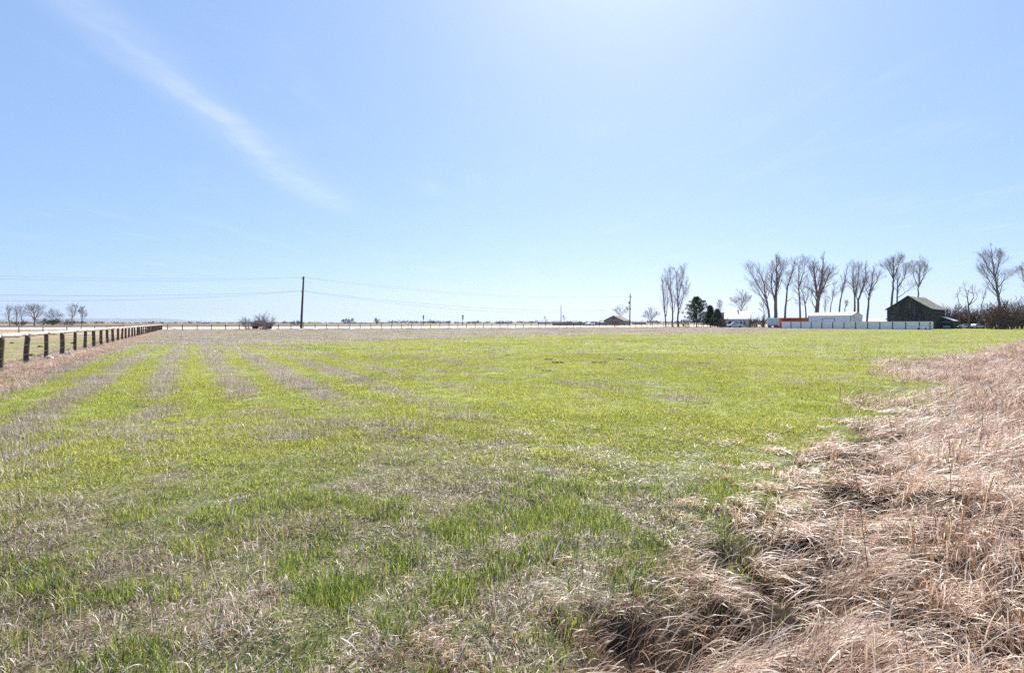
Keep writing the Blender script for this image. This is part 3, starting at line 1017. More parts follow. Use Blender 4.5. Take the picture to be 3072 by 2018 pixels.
# (sag, radius, label words)
spans = [(p0, p1, 'left', [3.3, 3.9, 3.2, 4.4]), (p1, p2, 'right', [2.4, 2.9, 2.6, 3.6])]
names = ['uppermost', 'second highest', 'third highest', 'lowest']
for (a_, c_, side, sg) in spans:
    for k in range(4):
        pa, pc = a_[k], c_[k]
        mb = MB()
        n = 26
        mb.tube([pa.lerp(pc, i_ / n) - Vector((0, 0, sg[k] * 4 * (i_ / n) * (1 - i_ / n))) for i_ in range(n + 1)], 0.012 if k < 2 else 0.02, 4)
        tag(mb.build('overhead_wire', M['wire'], None), '%s overhead wire running %s from the tall leaning utility pole' % (names[k], side), 'wire', 'overhead wires on the pole line')

# ------------------------------------------------------------------ road signs
for (px, d_, topy, boty, w_, label, mt, rz) in [(1270, 226, 946, 956.5, 0.55, 'tall dark narrow road sign seen from behind on a single post', 'trim', 0.35), (1388, 214, 945, 957.5, 0.75, 'tall pale grey road sign seen from behind on a wooden post', 'grey_metal', 0.5)]:
    x = gx(px, d_)
    z0 = g1(x, d_)
    o = thing('road_sign', label, 'sign', (x, d_, z0), rz)
    t_, b_ = hz(topy, d_) - z0, hz(boty, d_) - z0
    MB().box((0.0, 0.0, t_ / 2 - 0.1), (0.16, 0.16, t_ + 0.1)).build('post', M['darkwood'], o)
    mid = b_ + (t_ - b_) * 0.5
    MB().box((0, -0.12, (mid + t_) / 2 + 0.02), (w_, 0.03, t_ - mid - 0.04)).build('sign_plate', M[mt], o)
    MB().box((0, -0.12, (mid + b_) / 2 - 0.02), (w_ * 0.8, 0.03, mid - b_ - 0.04)).build('sign_plate', M[mt], o)

# ------------------------------------------------------------------ buildings
RX, RY = 0.73, 0.683       # the farmstead's own axes: R runs away to the right, Q runs right and towards the camera
QX, QY = 0.683, -0.73


def frame(px, d_):
    """origin at a corner; local x along Q, local y along R"""
    x = gx(px, d_)
    return (x, d_, g1(x, d_)), math.atan2(QY, QX)


def gable(o, L, Wd, eave, ridge, wall, roof, axis='y', over=0.35, th=0.12, trim=None, sag=0.0):
    """walls 0..L along x, 0..Wd along y; ridge along axis; roof slabs on top"""
    if axis == 'y':
        poly = [(0, -.3), (L, -.3), (L, eave), (L / 2, ridge), (0, eave)]
        mw = MB().prism(poly, 0, Wd)
        span, length = L, Wd
    else:
        poly = [(0, -.3), (Wd, -.3), (Wd, eave), (Wd / 2, ridge), (0, eave)]
        mw = MB()
        T = Matrix(((0, 1, 0), (1, 0, 0), (0, 0, 1)))
        mw.prism(poly, 0, L, T)
        span, length = Wd, L
    w_o = mw.build('wall', wall, o)
    sl = (ridge - eave) / (span / 2)
    mr = MB()
    for s_ in (0, 1):
        e = -over if s_ == 0 else span + over
        n = 6
        vs, fs = [], []
        for k in range(n + 1):
            yy = -over + (length + 2 * over) * k / n
            dz = -sag * math.sin(math.pi * k / n)
            for (xx, zz) in ((e, eave - sl * over + 0.03), (span / 2, ridge + 0.03 + dz)):
                for up in (0, th):
                    v = (xx, yy, zz + up) if axis == 'y' else (yy, xx, zz + up)
                    vs.append(v)
        for k in range(n):
            a_ = k * 4
            c_ = a_ + 4
            fs += [(a_, a_ + 2, c_ + 2, c_), (a_ + 1, c_ + 1, c_ + 3, a_ + 3), (a_, c_, c_ + 1, a_ + 1), (a_ + 2, a_ + 3, c_ + 3, c_ + 2)]
        fs += [(0, 1, 3, 2), (n * 4, n * 4 + 2, n * 4 + 3, n * 4 + 1)]
        mr.add(vs, fs)
    r_o = mr.build('roof', roof, o)
    return w_o, r_o


# weathered barn
loc, rz = frame(2661, 173.9)
barn = thing('barn', 'weathered dark grey wooden barn with a patchy mossy shingle roof', 'barn', loc, rz)
BW, BL, BE, BR = 10.6, 17.0, 5.75, 9.35
mb = MB()
poly = [(0, -.3), (BW, -.3), (BW, BE), (BW * 0.74, BE + 1.55), (BW / 2, BR - 0.1), (BW * 0.26, BE + 1.55), (0, BE)]
mb.prism(poly, 0, BL)
mb.build('wall', M['barn'], barn)
for sgn in (-1, 1):
    vs, fs = [], []
    prof = [(BW / 2 + sgn * (BW / 2 + 0.45), BE - 0.28), (BW / 2 + sgn * BW * 0.26, BE + 1.62), (BW / 2, BR)]
    n = 8
    for k in range(n + 1):
        for (a_, c_) in prof:
            w_ = -0.22 * math.sin(math.pi * k / n) if a_ == BW / 2 else -0.1 * math.sin(math.pi * k / n)
            vs += [(a_, -0.5 + (BL + 1) * k / n, c_ + w_), (a_, -0.5 + (BL + 1) * k / n, c_ + w_ + 0.13)]
    for k in range(n):
        for m_ in range(2):
            a_, c_ = k * 6 + m_ * 2, (k + 1) * 6 + m_ * 2
            fs += [(a_, a_ + 2, c_ + 2, c_), (a_ + 1, c_ + 1, c_ + 3, a_ + 3)]
        fs += [(k * 6, k * 6 + 6, k * 6 + 7, k * 6 + 1)]
    for q_ in (0, n * 6):
        fs += [(q_, q_ + 1, q_ + 3, q_ + 2), (q_ + 2, q_ + 3, q_ + 5, q_ + 4)]
    mesh_obj('roof', vs, fs, M['barnroof'], barn)
M['barn2'] = pm('darker_barn_board', (0.03, 0.028, 0.028), (0.1, 0.095, 0.095), 0.9, 1.7, 6, (3.5, 3.5, 0.25), 0.4)
# wide vertical boards on the gable, some proud, some slipped
bme = {}
k = 0
xb = 0.05
while xb < BW - 0.3:
    wb = R.uniform(0.34, 0.5)
    roofz = np.interp(xb + wb / 2, [q_[0] for q_ in ((0, BE), (BW * .26, BE + 1.55), (BW / 2, BR - .1), (BW * .74, BE + 1.55), (BW, BE))], [BE, BE + 1.55, BR - .1, BE + 1.55, BE])
    hb = min(roofz - 0.3, 3.9 + (0 if R.random() < .8 else R.uniform(-.5, .3)))
    MB().box((xb + wb / 2, -0.03 - R.uniform(0, .03), hb / 2), (wb - 0.05, 0.04, hb)).build('board', M['barn'] if R.random() < .65 else M['barn2'], barn)
    if roofz - hb > 0.7:
        MB().box((xb + wb / 2, -0.03 - R.uniform(0, .02), (hb + roofz) / 2 - 0.1), (wb - 0.05, 0.035, roofz - hb - 0.4)).build('board', M['barn'] if R.random() < .5 else M['barn2'], barn)
    xb += wb
MB().box((BW * .5, -0.09, 6.6), (1.5, 0.05, 1.3)).build('loft_door', M['barn2'], barn)
MB().box((BW * .5, -0.12, 4.05), (BW * .8, 0.06, 0.16)).build('beam', M['barn2'], barn)
# lean-to at the far right of the barn
mb = MB()
mb.prism([(BW, -.3), (BW + 3.0, -.3), (BW + 3.0, 2.2), (BW, 3.3)], 11.5, BL - 0.4)
mb.build('lean_to', M['barn2'], barn)
MB().add([(BW, 11.2, 3.42), (BW + 3.3, 11.2, 2.22), (BW + 3.3, BL, 2.22), (BW, BL, 3.42), (BW, 11.2, 3.5), (BW + 3.3, 11.2, 2.3), (BW + 3.3, BL, 2.3), (BW, BL, 3.5)],
         [(3, 2, 1, 0), (4, 5, 6, 7), (0, 1, 5, 4), (1, 2, 6, 5), (2, 3, 7, 6), (3, 0, 4, 7)]).build('lean_to_roof', M['whiteroof'], barn)

# white metal shed
loc, rz = frame(2425, 194.2)
shed = thing('metal_shed', 'long low white metal shed behind the white panel fence', 'shed', loc, rz)
gable(shed, 12.5, 11.1, 3.95, 4.95, M['whitemetal'], M['whiteroof'], 'x', 0.15, 0.1)
d_o = MB().box((6.1, -0.05, 1.5), (3.4, 0.05, 3.05)).build('garage_door', M['vinyl'], shed)
for (c_, s_) in (((6.1, -0.06, 3.08), (3.6, 0.07, 0.12)), ((4.33, -0.06, 1.5), (0.12, 0.07, 3.0)), ((7.87, -0.06, 1.5), (0.12, 0.07, 3.0))):
    MB().box(c_, s_).build('frame', M['trim'], d_o)
MB().box((1.9, -0.04, 2.0), (1.7, 0.06, 0.42)).build('window', M['glass'], shed)
for c_ in ((0.0, -0.03, 1.9), (12.5, -0.03, 1.9)):
    MB().box(c_, (0.12, 0.1, 3.9)).build('corner_trim', M['trim'], shed)
MB().box((12.53, 3.2, 3.4), (0.05, 0.5, 0.5)).build('vent', M['trim'], shed)

# white panel fence
fA, fB = Vector((80.8, 180.0, 0)), Vector((103.6, 147.5, 0))
wf = thing('panel_fence', 'long white solid panel fence with dark posts in front of the shed and barn', 'fence', fA)
dv = fB - fA
npn = 13
ang = math.atan2(dv.y, dv.x)
plen = dv.length / npn
nrm = Vector((dv.y, -dv.x, 0)).normalized()
if nrm.y > 0:
    nrm = -nrm
pmesh = postm = None
for k in range(npn):
    c_ = dv * ((k + 0.5) / npn)
    if pmesh is None:
        mb = MB()
        mb.box((0, 0, 1.0), (plen - 0.03, 0.04, 1.96))
        pn = mb.build('panel', M['vinyl'], wf, False, c_)
        pn.rotation_euler.z = ang
        pmesh = pn.data
        cm = MB().box((0, 0, 2.02), (plen, 0.09, 0.08)).build('cap_rail', M['vinyl'], wf, False, c_)
        cm.rotation_euler.z = ang
        capm = cm.data
    else:
        share('panel', pmesh, wf, c_ + nrm * R.uniform(-.012, .012), ang + R.uniform(-.004, .004))
        share('cap_rail', capm, wf, c_, ang)
for k in range(npn + 1):
    c_ = dv * (k / npn) + nrm * 0.1
    if k == npn:
        c_ -= dv.normalized() * 0.7
    if postm is None:
        postm = MB().tube([(0, 0, -.3), (0, 0, 1.0), (0, 0, 1.92)], 0.09, 6).build('post', M['trim'], wf, True, c_).data
    elif k != 0:
        share('post', postm, wf, c_)

# low white table in front of the fence
x, d_ = gx(2766, 146.5), 146.5
tb_ = thing('low_table', 'low white slab table standing in front of the right end of the panel fence', 'table', (x, d_, g1(x, d_)), ang)
MB().box((0, 0, 0.62), (2.1, 0.8, 0.09)).build('tabletop', M['whiteroof'], tb_)
for s_ in (-0.8, 0.8):
    MB().box((s_, 0, 0.28), (0.1, 0.6, 0.58)).build('leg', M['darkwood'], tb_)

# red storage container and white box trailer
loc, rz = frame(2334, 206)
ct = thing('storage_container', 'long rusty red storage container left of the white shed', 'container', loc, rz)
MB().box((6.9, 1.3, 1.75), (13.6, 2.5, 3.1)).build('body', M['red'], ct)
for k in range(27):
    MB().box((0.55 + k * 0.5, 0.02, 1.75), (0.22, 0.06, 2.9)).build('rib', M['red'], ct)
MB().box((6.9, 0.02, 3.34), (13.7, 0.12, 0.1)).build('top_rail', M['trim'], ct)
MB().box((6.9, 0.02, 0.16), (13.7, 0.12, 0.16)).build('bottom_rail', M['trim'], ct)
loc, rz = frame(2303, 200)
bt = thing('box_trailer', 'white enclosed box trailer parked beside the red container', 'trailer', (gx(2318, 200), 200, 0), math.radians(-28))
MB().box((0, 3.0, 2.0), (3.3, 6.0, 2.7)).build('body', M['whitemetal'], bt)
MB().box((0, -0.03, 1.9), (2.9, 0.05, 2.3)).build('rear_door', M['carsilver'], bt)
MB().box((0, -0.08, 0.85), (3.2, 0.16, 0.2)).build('bumper', M['trim'], bt)
for s_ in (-1, 1):
    for yy in (1.6, 2.6):
        w_ = MB().tube([(s_ * 1.45 - .12, yy, .42), (s_ * 1.45 + .12, yy, .42)], 0.42, 14).build('wheel', M['tyre'], bt, True)
    MB().box((s_ * 1.3, -0.1, 1.05), (0.25, 0.06, 0.15)).build('tail_light', M['maroon'], bt)

# farmhouse with white roof
loc, rz = frame(2172, 232)
hs_ = thing('farmhouse', 'small farmhouse with a bright white metal roof and pinkish gable end', 'house', loc, math.radians(-24))
gable(hs_, 9.2, 9.0, 3.25, 6.1, M['housewall'], M['whiteroof'], 'x', 0.3, 0.12)
MB().prism([(0.0, -.2), (8.98, -.2), (8.98, 3.2), (4.49, 5.95), (0.0, 3.2)], 9.2, 9.26, Matrix(((0, 1, 0), (1, 0, 0), (0, 0, 1)))).build('gable_siding', M['brick'], hs_)
for (xw, w_, h_, zc_) in ((6.2, 0.7, 1.5, 1.65), (7.4, 0.7, 1.5, 1.65), (2.2, 1.2, 1.2, 1.8)):
    wn = MB().box((xw, -0.02, zc_), (w_ + 0.2, 0.08, h_ + 0.2)).build('window', M['vinyl'], hs_)
    MB().box((xw, -0.07, zc_), (w_, 0.04, h_)).build('pane', M['glass'], wn)
dr = MB().box((4.4, -0.03, 1.1), (1.0, 0.07, 2.15)).build('door', M['bluewall'], hs_)
MB().box((4.75, -0.08, 1.05), (0.08, 0.06, 0.15)).build('handle', M['grey_metal'], dr)
MB().box((4.8, 4.4, 6.2), (0.5, 0.5, 0.8)).build('chimney', M['brick'], hs_)
x, d_ = gx(2165, 226), 226
o = thing('brick_chimney', 'tall freestanding grey brick chimney stack left of the farmhouse', 'chimney', (x, d_, g1(x, d_)), 0.3)
MB().box((0, 0, 2.6), (1.4, 1.2, 5.4)).build('shaft', M['greywall'], o)
MB().box((0, 0, 5.42), (1.8, 1.5, 0.28)).build('cap', M['greywall'], o)

# grey gabled house beyond the road
loc, rz = frame(1812, 286)
gh = thing('house', 'grey gabled house beyond the road beside the transformer pole', 'house', loc, math.radians(-30))
gable(gh, 9.6, 9.0, 2.5, 4.75, M['greywall'], M['shingle'], 'y', 0.5, 0.15)
MB().box((4.9, -0.03, 3.6), (0.9, 0.06, 0.7)).build('vent', M['trim'], gh)
for xw in (2.2, 7.0):
    wn = MB().box((xw, -0.03, 1.5), (1.3, 0.08, 1.2)).build('window', M['vinyl'], gh)
    MB().box((xw, -0.08, 1.5), (1.1, 0.04, 1.0)).build('pane', M['glass'], wn)
# other low houses on the skyline
for (pa, pc, d_, eave, ridge, wall, roof, label) in [(1488, 1532, 1150, 2.4, 3.4, 'greywall', 'shingle', 'far grey house with a flat dark roof right of the pale road sign'),
                                                      (1612, 1652, 900, 2.2, 3.1, 'bluewall', 'shingle', 'long low blue-grey house left of the slim pale pole'),
                                                      (1655, 1684, 700, 2.2, 3.7, 'bluewall', 'shingle', 'blue-grey gabled house right behind the slim pale pole'),
                                                      (1900, 1938, 640, 2.2, 3.2, 'greywall', 'shingle', 'low grey-roofed house just right of the transformer pole'),
                                                      (1076, 1112, 1300, 2.2, 3.0, 'housewall', 'whiteroof', 'tiny white-roofed shed far off right of the tall utility pole'),
                                                      (604, 622, 1200, 2.2, 3.2, 'housewall', 'whiteroof', 'tiny white cottage far off beyond the paddock corner'),
                                                      (2580, 2660, 240, 2.2, 3.2, 'housewall', 'whiteroof', 'low white-roofed outbuilding glimpsed left of the barn')]:
    x0, x1 = gx(pa, d_), gx(pc, d_)
    o = thing('house', label, 'house', (x0, d_, g1(x0, d_)), math.radians(-4))
    L_ = x1 - x0
    gable(o, L_, 8.5, eave, ridge, M[wall], M[roof], 'x', 0.4, 0.15)
    nw = max(2, int(L_ / 4))
    for k in range(nw):
        wn = MB().box((L_ * (k + .5) / nw, -0.03, 1.5), (1.3, 0.08, 1.2)).build('window', M['vinyl'], o)
        MB().box((L_ * (k + .5) / nw, -0.09, 1.5), (1.1, 0.04, 1.0)).build('pane', M['glass'], wn)

# brown board fence beyond the road
o = thing('board_fence', 'long brown board fence beyond the road behind the white car', 'fence', (*along(146, 36), 0))
ax_, ay_ = along(146, 36)
an = math.atan2(E_RD[1], E_RD[0])
pm_ = None
for k in range(17):
    t = 2.5 * k
    x, y = along(146 + t, 36)
    zz = g1(x, y)
    if pm_ is None:
        po = MB().box((0, 0, 0.68), (2.46, 0.05, 1.3)).build('panel', M['brownboard'], o, False, (x - ax_, y - ay_, zz))
        po.rotation_euler.z = an
        pm_ = po.data
    else:
        share('panel', pm_, o, (x - ax_, y - ay_, zz + R.uniform(-.03, .03)), an)

# ------------------------------------------------------------------ vehicles
def vehicle(name, label, loc, rz, prof, wins, wheels, wd, paint, roof_prof=None):
    """side profile in x,z (x forward); width along y"""
    o = thing(name, label, 'car' if 'pickup' not in name else 'pickup', loc, rz)
    body = MB().prism(prof, -wd / 2, wd / 2).build('body', paint, o)
    bv = body.modifiers.new('bevel', 'BEVEL')
    bv.width = 0.05
    bv.segments = 2
    if roof_prof:
        c_ = MB().prism(roof_prof, -wd / 2 + .14, wd / 2 - .14).build('cab', paint, o)
        bv = c_.modifiers.new('bevel', 'BEVEL')
        bv.width = 0.07
        bv.segments = 2
    for w_ in wins:
        for s_ in (-1, 1):
            y0_, y1_ = (wd / 2 - .15, wd / 2 - .125)
            MB().prism(w_, s_ * y0_, s_ * y1_).build('window', M['glass'], o)
    for (xw, r) in wheels:
        for s_ in (-1, 1):
            t = MB().tube([(xw, s_ * (wd / 2 - .22), r), (xw, s_ * (wd / 2 + .01), r)], r, 16).build('wheel', M['tyre'], o, True)
            MB().tube([(xw, s_ * (wd / 2), r), (xw, s_ * (wd / 2 + .03), r)], r * 0.6, 12).build('rim', M['grey_metal'], t, True)
    xf = max(p_[0] for p_ in prof)
    for s_ in (-1, 1):
        MB().box((xf - 0.03, s_ * wd * .36, 0.82), (0.1, 0.32, 0.16)).build('headlight', M['ceramic'], o)
        MB().box((min(p_[0] for p_ in prof) + 0.03, s_ * wd * .4, 0.9), (0.1, 0.18, 0.28)).build('tail_light', M['maroon'], o)
    return o


suv_body = [(-2.3, .35), (2.3, .35), (2.35, .75), (2.15, 1.0), (1.0, 1.12), (-2.25, 1.12), (-2.38, .8)]
suv_cab = [(-2.2, 1.08), (1.05, 1.08), (0.3, 1.72), (-1.75, 1.78), (-2.1, 1.6)]
x, y = gx(1770, 246), 246
vehicle('sport_utility_car', 'white sport utility car driving on the road by the brown board fence', (x, y, g1(x, y) + .04), math.pi + an + 0.25, suv_body,
        [[(-1.95, 1.14), (-0.75, 1.14), (-0.75, 1.62), (-1.75, 1.62)], [(-0.65, 1.14), (0.85, 1.14), (0.25, 1.62), (-0.65, 1.62)]], [(-1.4, .36), (1.45, .36)], 1.9, M['carwhite'], suv_cab)
pk_body = [(-2.75, .5), (2.6, .5), (2.7, .8), (2.6, 1.02), (1.35, 1.12), (-2.75, 1.12), (-2.8, .8)]
pk_cab = [(-.45, 1.08), (1.45, 1.08), (0.85, 1.75), (-.25, 1.78)]
x, y = gx(2204, 216), 216
vehicle('pickup_truck', 'old silver pickup truck parked in front of the white-roofed farmhouse', (x, y, g1(x, y)), math.pi - 0.15, pk_body, [[(-.2, 1.16), (1.15, 1.16), (0.75, 1.62), (-.15, 1.64)]], [(-1.75, .4), (1.7, .4)], 1.95, M['carsilver'], pk_cab)
for (px, d_, label, rz_, mt) in [(2895, 178, 'small pale car parked in the dry grass right of the barn', 2.8, 'carwhite'), (2932, 176, 'pale grey car half hidden in the dry grass by the thicket', 0.3, 'carsilver')]:
    x, y = gx(px, d_), d_
    vehicle('parked_car', label, (x, y, g1(x, y)), rz_, [(a_, c_ * .85) for a_, c_ in suv_body], [[(-1.6, .95), (-.65, .95), (-.65, 1.25), (-1.3, 1.25)], [(-.55, .95), (.75, .95), (.2, 1.25), (-.55, 1.25)]], [(-1.4, .32), (1.4, .32)], 1.75, M[mt],
            [(-1.9, .9), (1.0, .9), (.3, 1.36), (-1.4, 1.36)])

# grain wagon half hidden behind the bare shrub
x, d_ = gx(789, 160), 160
gw = thing('grain_wagon', 'old dark farm wagon with a maroon hopper half hidden behind the bare shrub', 'wagon', (x, d_, g1(x, d_) + .03), 0.1)
MB().prism([(-2.6, .8), (2.0, .8), (3.0, 1.62), (-2.9, 1.62)], -1.1, 1.1).build('hopper', M['maroon'], gw)
MB().box((-0.1, 0, 1.68), (6.0, 2.4, 0.09)).build('rim', M['trim'], gw)
MB().box((-0.9, 0, 1.98), (2.0, 1.9, 0.5)).build('cab_box', M['greywall'], gw)
MB().box((-0.9, 0, 2.27), (2.3, 2.1, 0.08)).build('cab_roof', M['trim'], gw)
MB().box((-0.1, 0, 0.68), (5.2, 0.9, 0.18)).build('chassis', M['trim'], gw)
for xw in (-1.9, 1.5):
    for s_ in (-1, 1):
        MB().tube([(xw, s_ * .8, .5), (xw, s_ * 1.05, .5)], 0.5, 14).build('wheel', M['tyre'], gw, True)

# teal-roofed stand by the barn
x, d_ = gx(2842, 160), 160
o = thing('teal_canopy', 'small stand with a flat teal roof on a single post beside the barn', 'canopy', (x, d_, g1(x, d_)), 0.2)
MB().box((0, 0, 1.92), (2.3, 1.6, 0.1)).build('roof', M['teal'], o)
MB().box((0, .1, 1.0), (0.12, 0.12, 1.85)).build('post', M['darkwood'], o)
MB().box((0.1, 0.3, 0.65), (1.5, 0.9, 0.5)).build('bin', M['teal'], o)

# ------------------------------------------------------------------ trees
class Tree:
    def __init__(self, seed):
        self.g = random.Random(seed)
        self.t, self.c = MB(), MB()

    def grow(self, p, d, L, r, lvl, maxl, up=0.25, kids=(7, 6), ang=(0.4, 0.8), rmin=0.014, mb=None):
        g = self.g
        n = 4 if lvl == 0 else (3 if lvl == 1 else 2)
        pts, dirs = [p], [d]
        for k in range(n):
            d = (d + Vector((g.gauss(0, .14), g.gauss(0, .14), g.gauss(0, .1) + up * 0.35))).normalized()
            p = p + d * (L / n)
            pts.append(p)
            dirs.append(d)
        rr = [max(rmin, r * (1 - 0.75 * k / n)) for k in range(n + 1)]
        (mb or self.c).tube(pts, rr, 5 if lvl == 0 else 3, False)
        if lvl >= maxl:
            return
        nk = kids[min(lvl, len(kids) - 1)]
        for k in range(nk):
            t = 0.2 + 0.8 * (k + g.random()) / nk
            i_ = min(int(t * n), n - 1)
            q_ = pts[i_].lerp(pts[i_ + 1], t * n - i_)
            self.side(q_, dirs[i_ + 1], L * g.uniform(.42, .7) * (1.15 - .55 * t), max(rmin, r * 0.5 * (1 - .5 * t)), lvl + 1, maxl, up, kids, ang, rmin)

    def side(self, q_, d, L, r, lvl, maxl, up, kids, ang, rmin, az=None):
        g = self.g
        a = g.uniform(*ang)
        az = g.uniform(0, 6.283) if az is None else az
        o_ = d.orthogonal().normalized()
        o_ = Matrix.Rotation(az, 3, d) @ o_
        nd = (d * math.cos(a) + o_ * math.sin(a)).normalized()
        self.grow(q_, nd, L, r, lvl, maxl, up, kids, ang, rmin)

    def stem(self, pts, rad, n_br, t0, Lb, up=0.3, kids=(7, 6), ang=(0.4, 0.8), maxl=2, rmin=0.014, taper_top=0.45):
        pts = [Vector(p_) for p_ in pts]
        # smooth the polyline a little
        fine = []
        for k in range(len(pts) - 1):
            for m_ in range(4):
                fine.append(pts[k].lerp(pts[k + 1], m_ / 4) + Vector((self.g.gauss(0, .06), self.g.gauss(0, .06), 0)))
        fine.append(pts[-1])
        n = len(fine) - 1
        self.t.tube(fine, [max(0.02, rad * 0.88 * (1 - 0.9 * (k / n) ** 1.1)) for k in range(n + 1)], 7, True)
        for k in range(n_br):
            t = t0 + (1 - t0) * (k + self.g.random()) / n_br
            i_ = min(int(t * n), n - 1)
            q_ = fine[i_].lerp(fine[i_ + 1], t * n - i_)
            d = (fine[i_ + 1] - fine[i_]).normalized()
            tt = (t - t0) / (1 - t0)
            Lk = Lb * (1 - (1 - taper_top) * tt) * self.g.uniform(.65, 1.1)
            self.side(q_, d, Lk, max(.018, rad * .27 * (1 - .6 * tt)), 0, maxl, up, kids, ang, rmin, az=k * 2.4 + self.g.uniform(-.5, .5))

    def build(self, name, label, cat, loc, bark, twig, group=None):
        o = thing(name, label, cat, loc, 0, group)
        self.t.build('trunk', bark, o, True)
        self.c.build('crown', twig, o, False)
        return o


def bare(name, label, stems, d_, n_br, Lb, t0=0.35, up=0.3, kids=(7, 6), ang=(0.4, 0.85), maxl=2, rmin=0.016, seed=1, bark='bark', twig='twig', taper_top=0.45, group='bare cottonwoods round the farmstead', cat='tree'):
    """stems: lists of (photo column, photo row, depth offset) traced up each trunk, and a radius"""
    T = Tree(seed)
    b0 = stems[0][0][0]
    x0 = gx(b0[0], d_)
    z0 = g1(x0, d_)
    for pts, rad, share_ in stems:
        w_ = []
        for k, p_ in enumerate(pts):
            dy = p_[2] if len(p_) > 2 else T.g.uniform(-1, 1) * (k > 0)
            z = -0.3 if k == 0 and len(p_) < 4 else hz(p_[1], d_) - z0
            w_.append((gx(p_[0], d_ + dy) - x0, dy, z))
        T.stem(w_, rad, max(3, int(n_br * share_)), t0, Lb * 1.25 * (0.75 + 0.25 * share_), up, kids, ang, maxl, rmin, taper_top)
    return T.build(name, label, cat, (x0, d_, z0), M[bark], M[twig], group)


# three slender poplars left of the pine
kp = dict(up=0.6, kids=(7, 5), ang=(0.3, 0.6), rmin=0.012, bark='bark', twig='twig', group='slim poplars left of the pine', taper_top=0.5)
bare('poplar_tree', 'leftmost and thinnest of the three slim bare poplars', [([(1998, 980, 0), (1994, 930), (1990, 885), (1986, 838)], 0.34, 1), ([(1998, 950, 0, 1), (2003, 900), (1999, 848)], 0.2, .6)], 252, 16, 4.8, 0.22, seed=3, **kp)
bare('poplar_tree', 'middle one of the three slim bare poplars, tall single trunk', [([(2017, 981, 0), (2018, 930), (2013, 880), (2010, 812)], 0.42, 1), ([(2017, 900, 0, 1), (2005, 860), (2001, 820)], 0.22, .6)], 250, 18, 5.0, 0.22, seed=4, **kp)
bare('poplar_tree', 'rightmost and fullest of the three slim bare poplars', [([(2033, 981, 0), (2035, 930), (2032, 870), (2028, 815)], 0.45, 1), ([(2035, 935, 0, 1), (2050, 890), (2057, 860)], 0.2, .8), ([(2033, 900, 0, 1), (2044, 850), (2050, 810)], 0.24, .8)], 248, 20, 5.4, 0.2, seed=5, **kp)
# the big cottonwoods behind the farm buildings
kc = dict(up=0.34, rmin=0.0085, kids=(7, 6), ang=(0.32, 0.75), taper_top=0.3)
bare('cottonwood_tree', 'bare cottonwood leaning far left above the box trailer', [([(2312, 982, 0), (2305, 930), (2296, 885), (2290, 840), (2270, 800)], 0.5, 1), ([(2300, 900, 0, 1), (2280, 865), (2255, 825), (2245, 805)], 0.26, .9), ([(2304, 925, 0, 1), (2278, 880), (2262, 850)], 0.2, .7)], 212, 16, 6.0, 0.3, seed=11, **kc)
bare('cottonwood_tree', 'tallest thick-trunked bare cottonwood behind the red container', [([(2327, 982, 0), (2327, 900), (2331, 830), (2329, 772)], 0.78, 1), ([(2325, 905, 0, 1), (2315, 860), (2312, 800)], 0.36, .9), ([(2330, 870, 0, 1), (2342, 820), (2352, 795)], 0.25, .8)], 214, 18, 6.0, 0.3, seed=12, **kc)
bare('cottonwood_tree', 'slim bare cottonwood leaning right above the middle of the red container', [([(2353, 982, 0), (2357, 920), (2362, 860), (2378, 815), (2384, 785)], 0.46, 1), ([(2358, 905, 0, 1), (2380, 892), (2395, 905)], 0.14, .5), ([(2362, 862, 0, 1), (2364, 830)], 0.15, .5)], 210, 14, 4.6, 0.4, seed=13, **kc)
bare('cottonwood_tree', 'straight bare cottonwood above the right end of the red container', [([(2402, 982, 0), (2399, 900), (2395, 845), (2397, 785)], 0.42, 1), ([(2398, 858, 0, 1), (2412, 815), (2415, 780)], 0.25, .9)], 216, 15, 5.0, 0.35, seed=14, **kc)
bare('cottonwood_tree', 'forked bare cottonwood just left of the white shed', [([(2420, 982, 0), (2416, 915), (2409, 880), (2403, 865)], 0.34, .6), ([(2417, 910, 0, 1), (2424, 885), (2432, 860)], 0.2, .6)], 222, 10, 4.2, 0.3, seed=15, **kc)
bare('cottonwood_tree', 'massive bare cottonwood with a broad round crown behind the white shed', [([(2449, 982, 0), (2452, 920), (2455, 885), (2466, 840), (2470, 770)], 0.95, 1), ([(2452, 890, 0, 1), (2446, 840), (2440, 790)], 0.5, 1), ([(2456, 890, 0, 1), (2476, 850), (2494, 815)], 0.4, 1), ([(2450, 880, 0, 1), (2428, 865), (2405, 855)], 0.2, .5), ([(2447, 925, 0, 1), (2436, 905), (2430, 895)], 0.2, .4)], 215, 19, 6.2, 0.2, seed=16, **kc)
bare('cottonwood_tree', 'thin pale bare tree behind the left half of the white shed', [([(2474, 982, 0), (2475, 920), (2479, 880)], 0.22, 1)], 235, 12, 3.0, 0.3, seed=17, **kc)
bare('cottonwood_tree', 'crooked thin bare tree right of the massive cottonwood', [([(2486, 982, 0), (2494, 910), (2500, 885), (2504, 845)], 0.26, 1), ([(2498, 890, 0, 1), (2512, 878), (2524, 870)], 0.14, .6)], 228, 12, 3.6, 0.35, seed=18, **kc)
bare('cottonwood_tree', 'slim bare cottonwood slanting right behind the middle of the white shed', [([(2515, 982, 0), (2520, 910), (2528, 870), (2536, 830), (2543, 795)], 0.36, 1)], 220, 16, 3.8, 0.35, seed=19, **kc)
bare('cottonwood_tree', 'broken stump-topped thin tree behind the white shed ridge', [([(2534, 982, 0), (2536, 925), (2540, 905)], 0.3, 1)], 222, 8, 2.2, 0.5, seed=20, **kc)
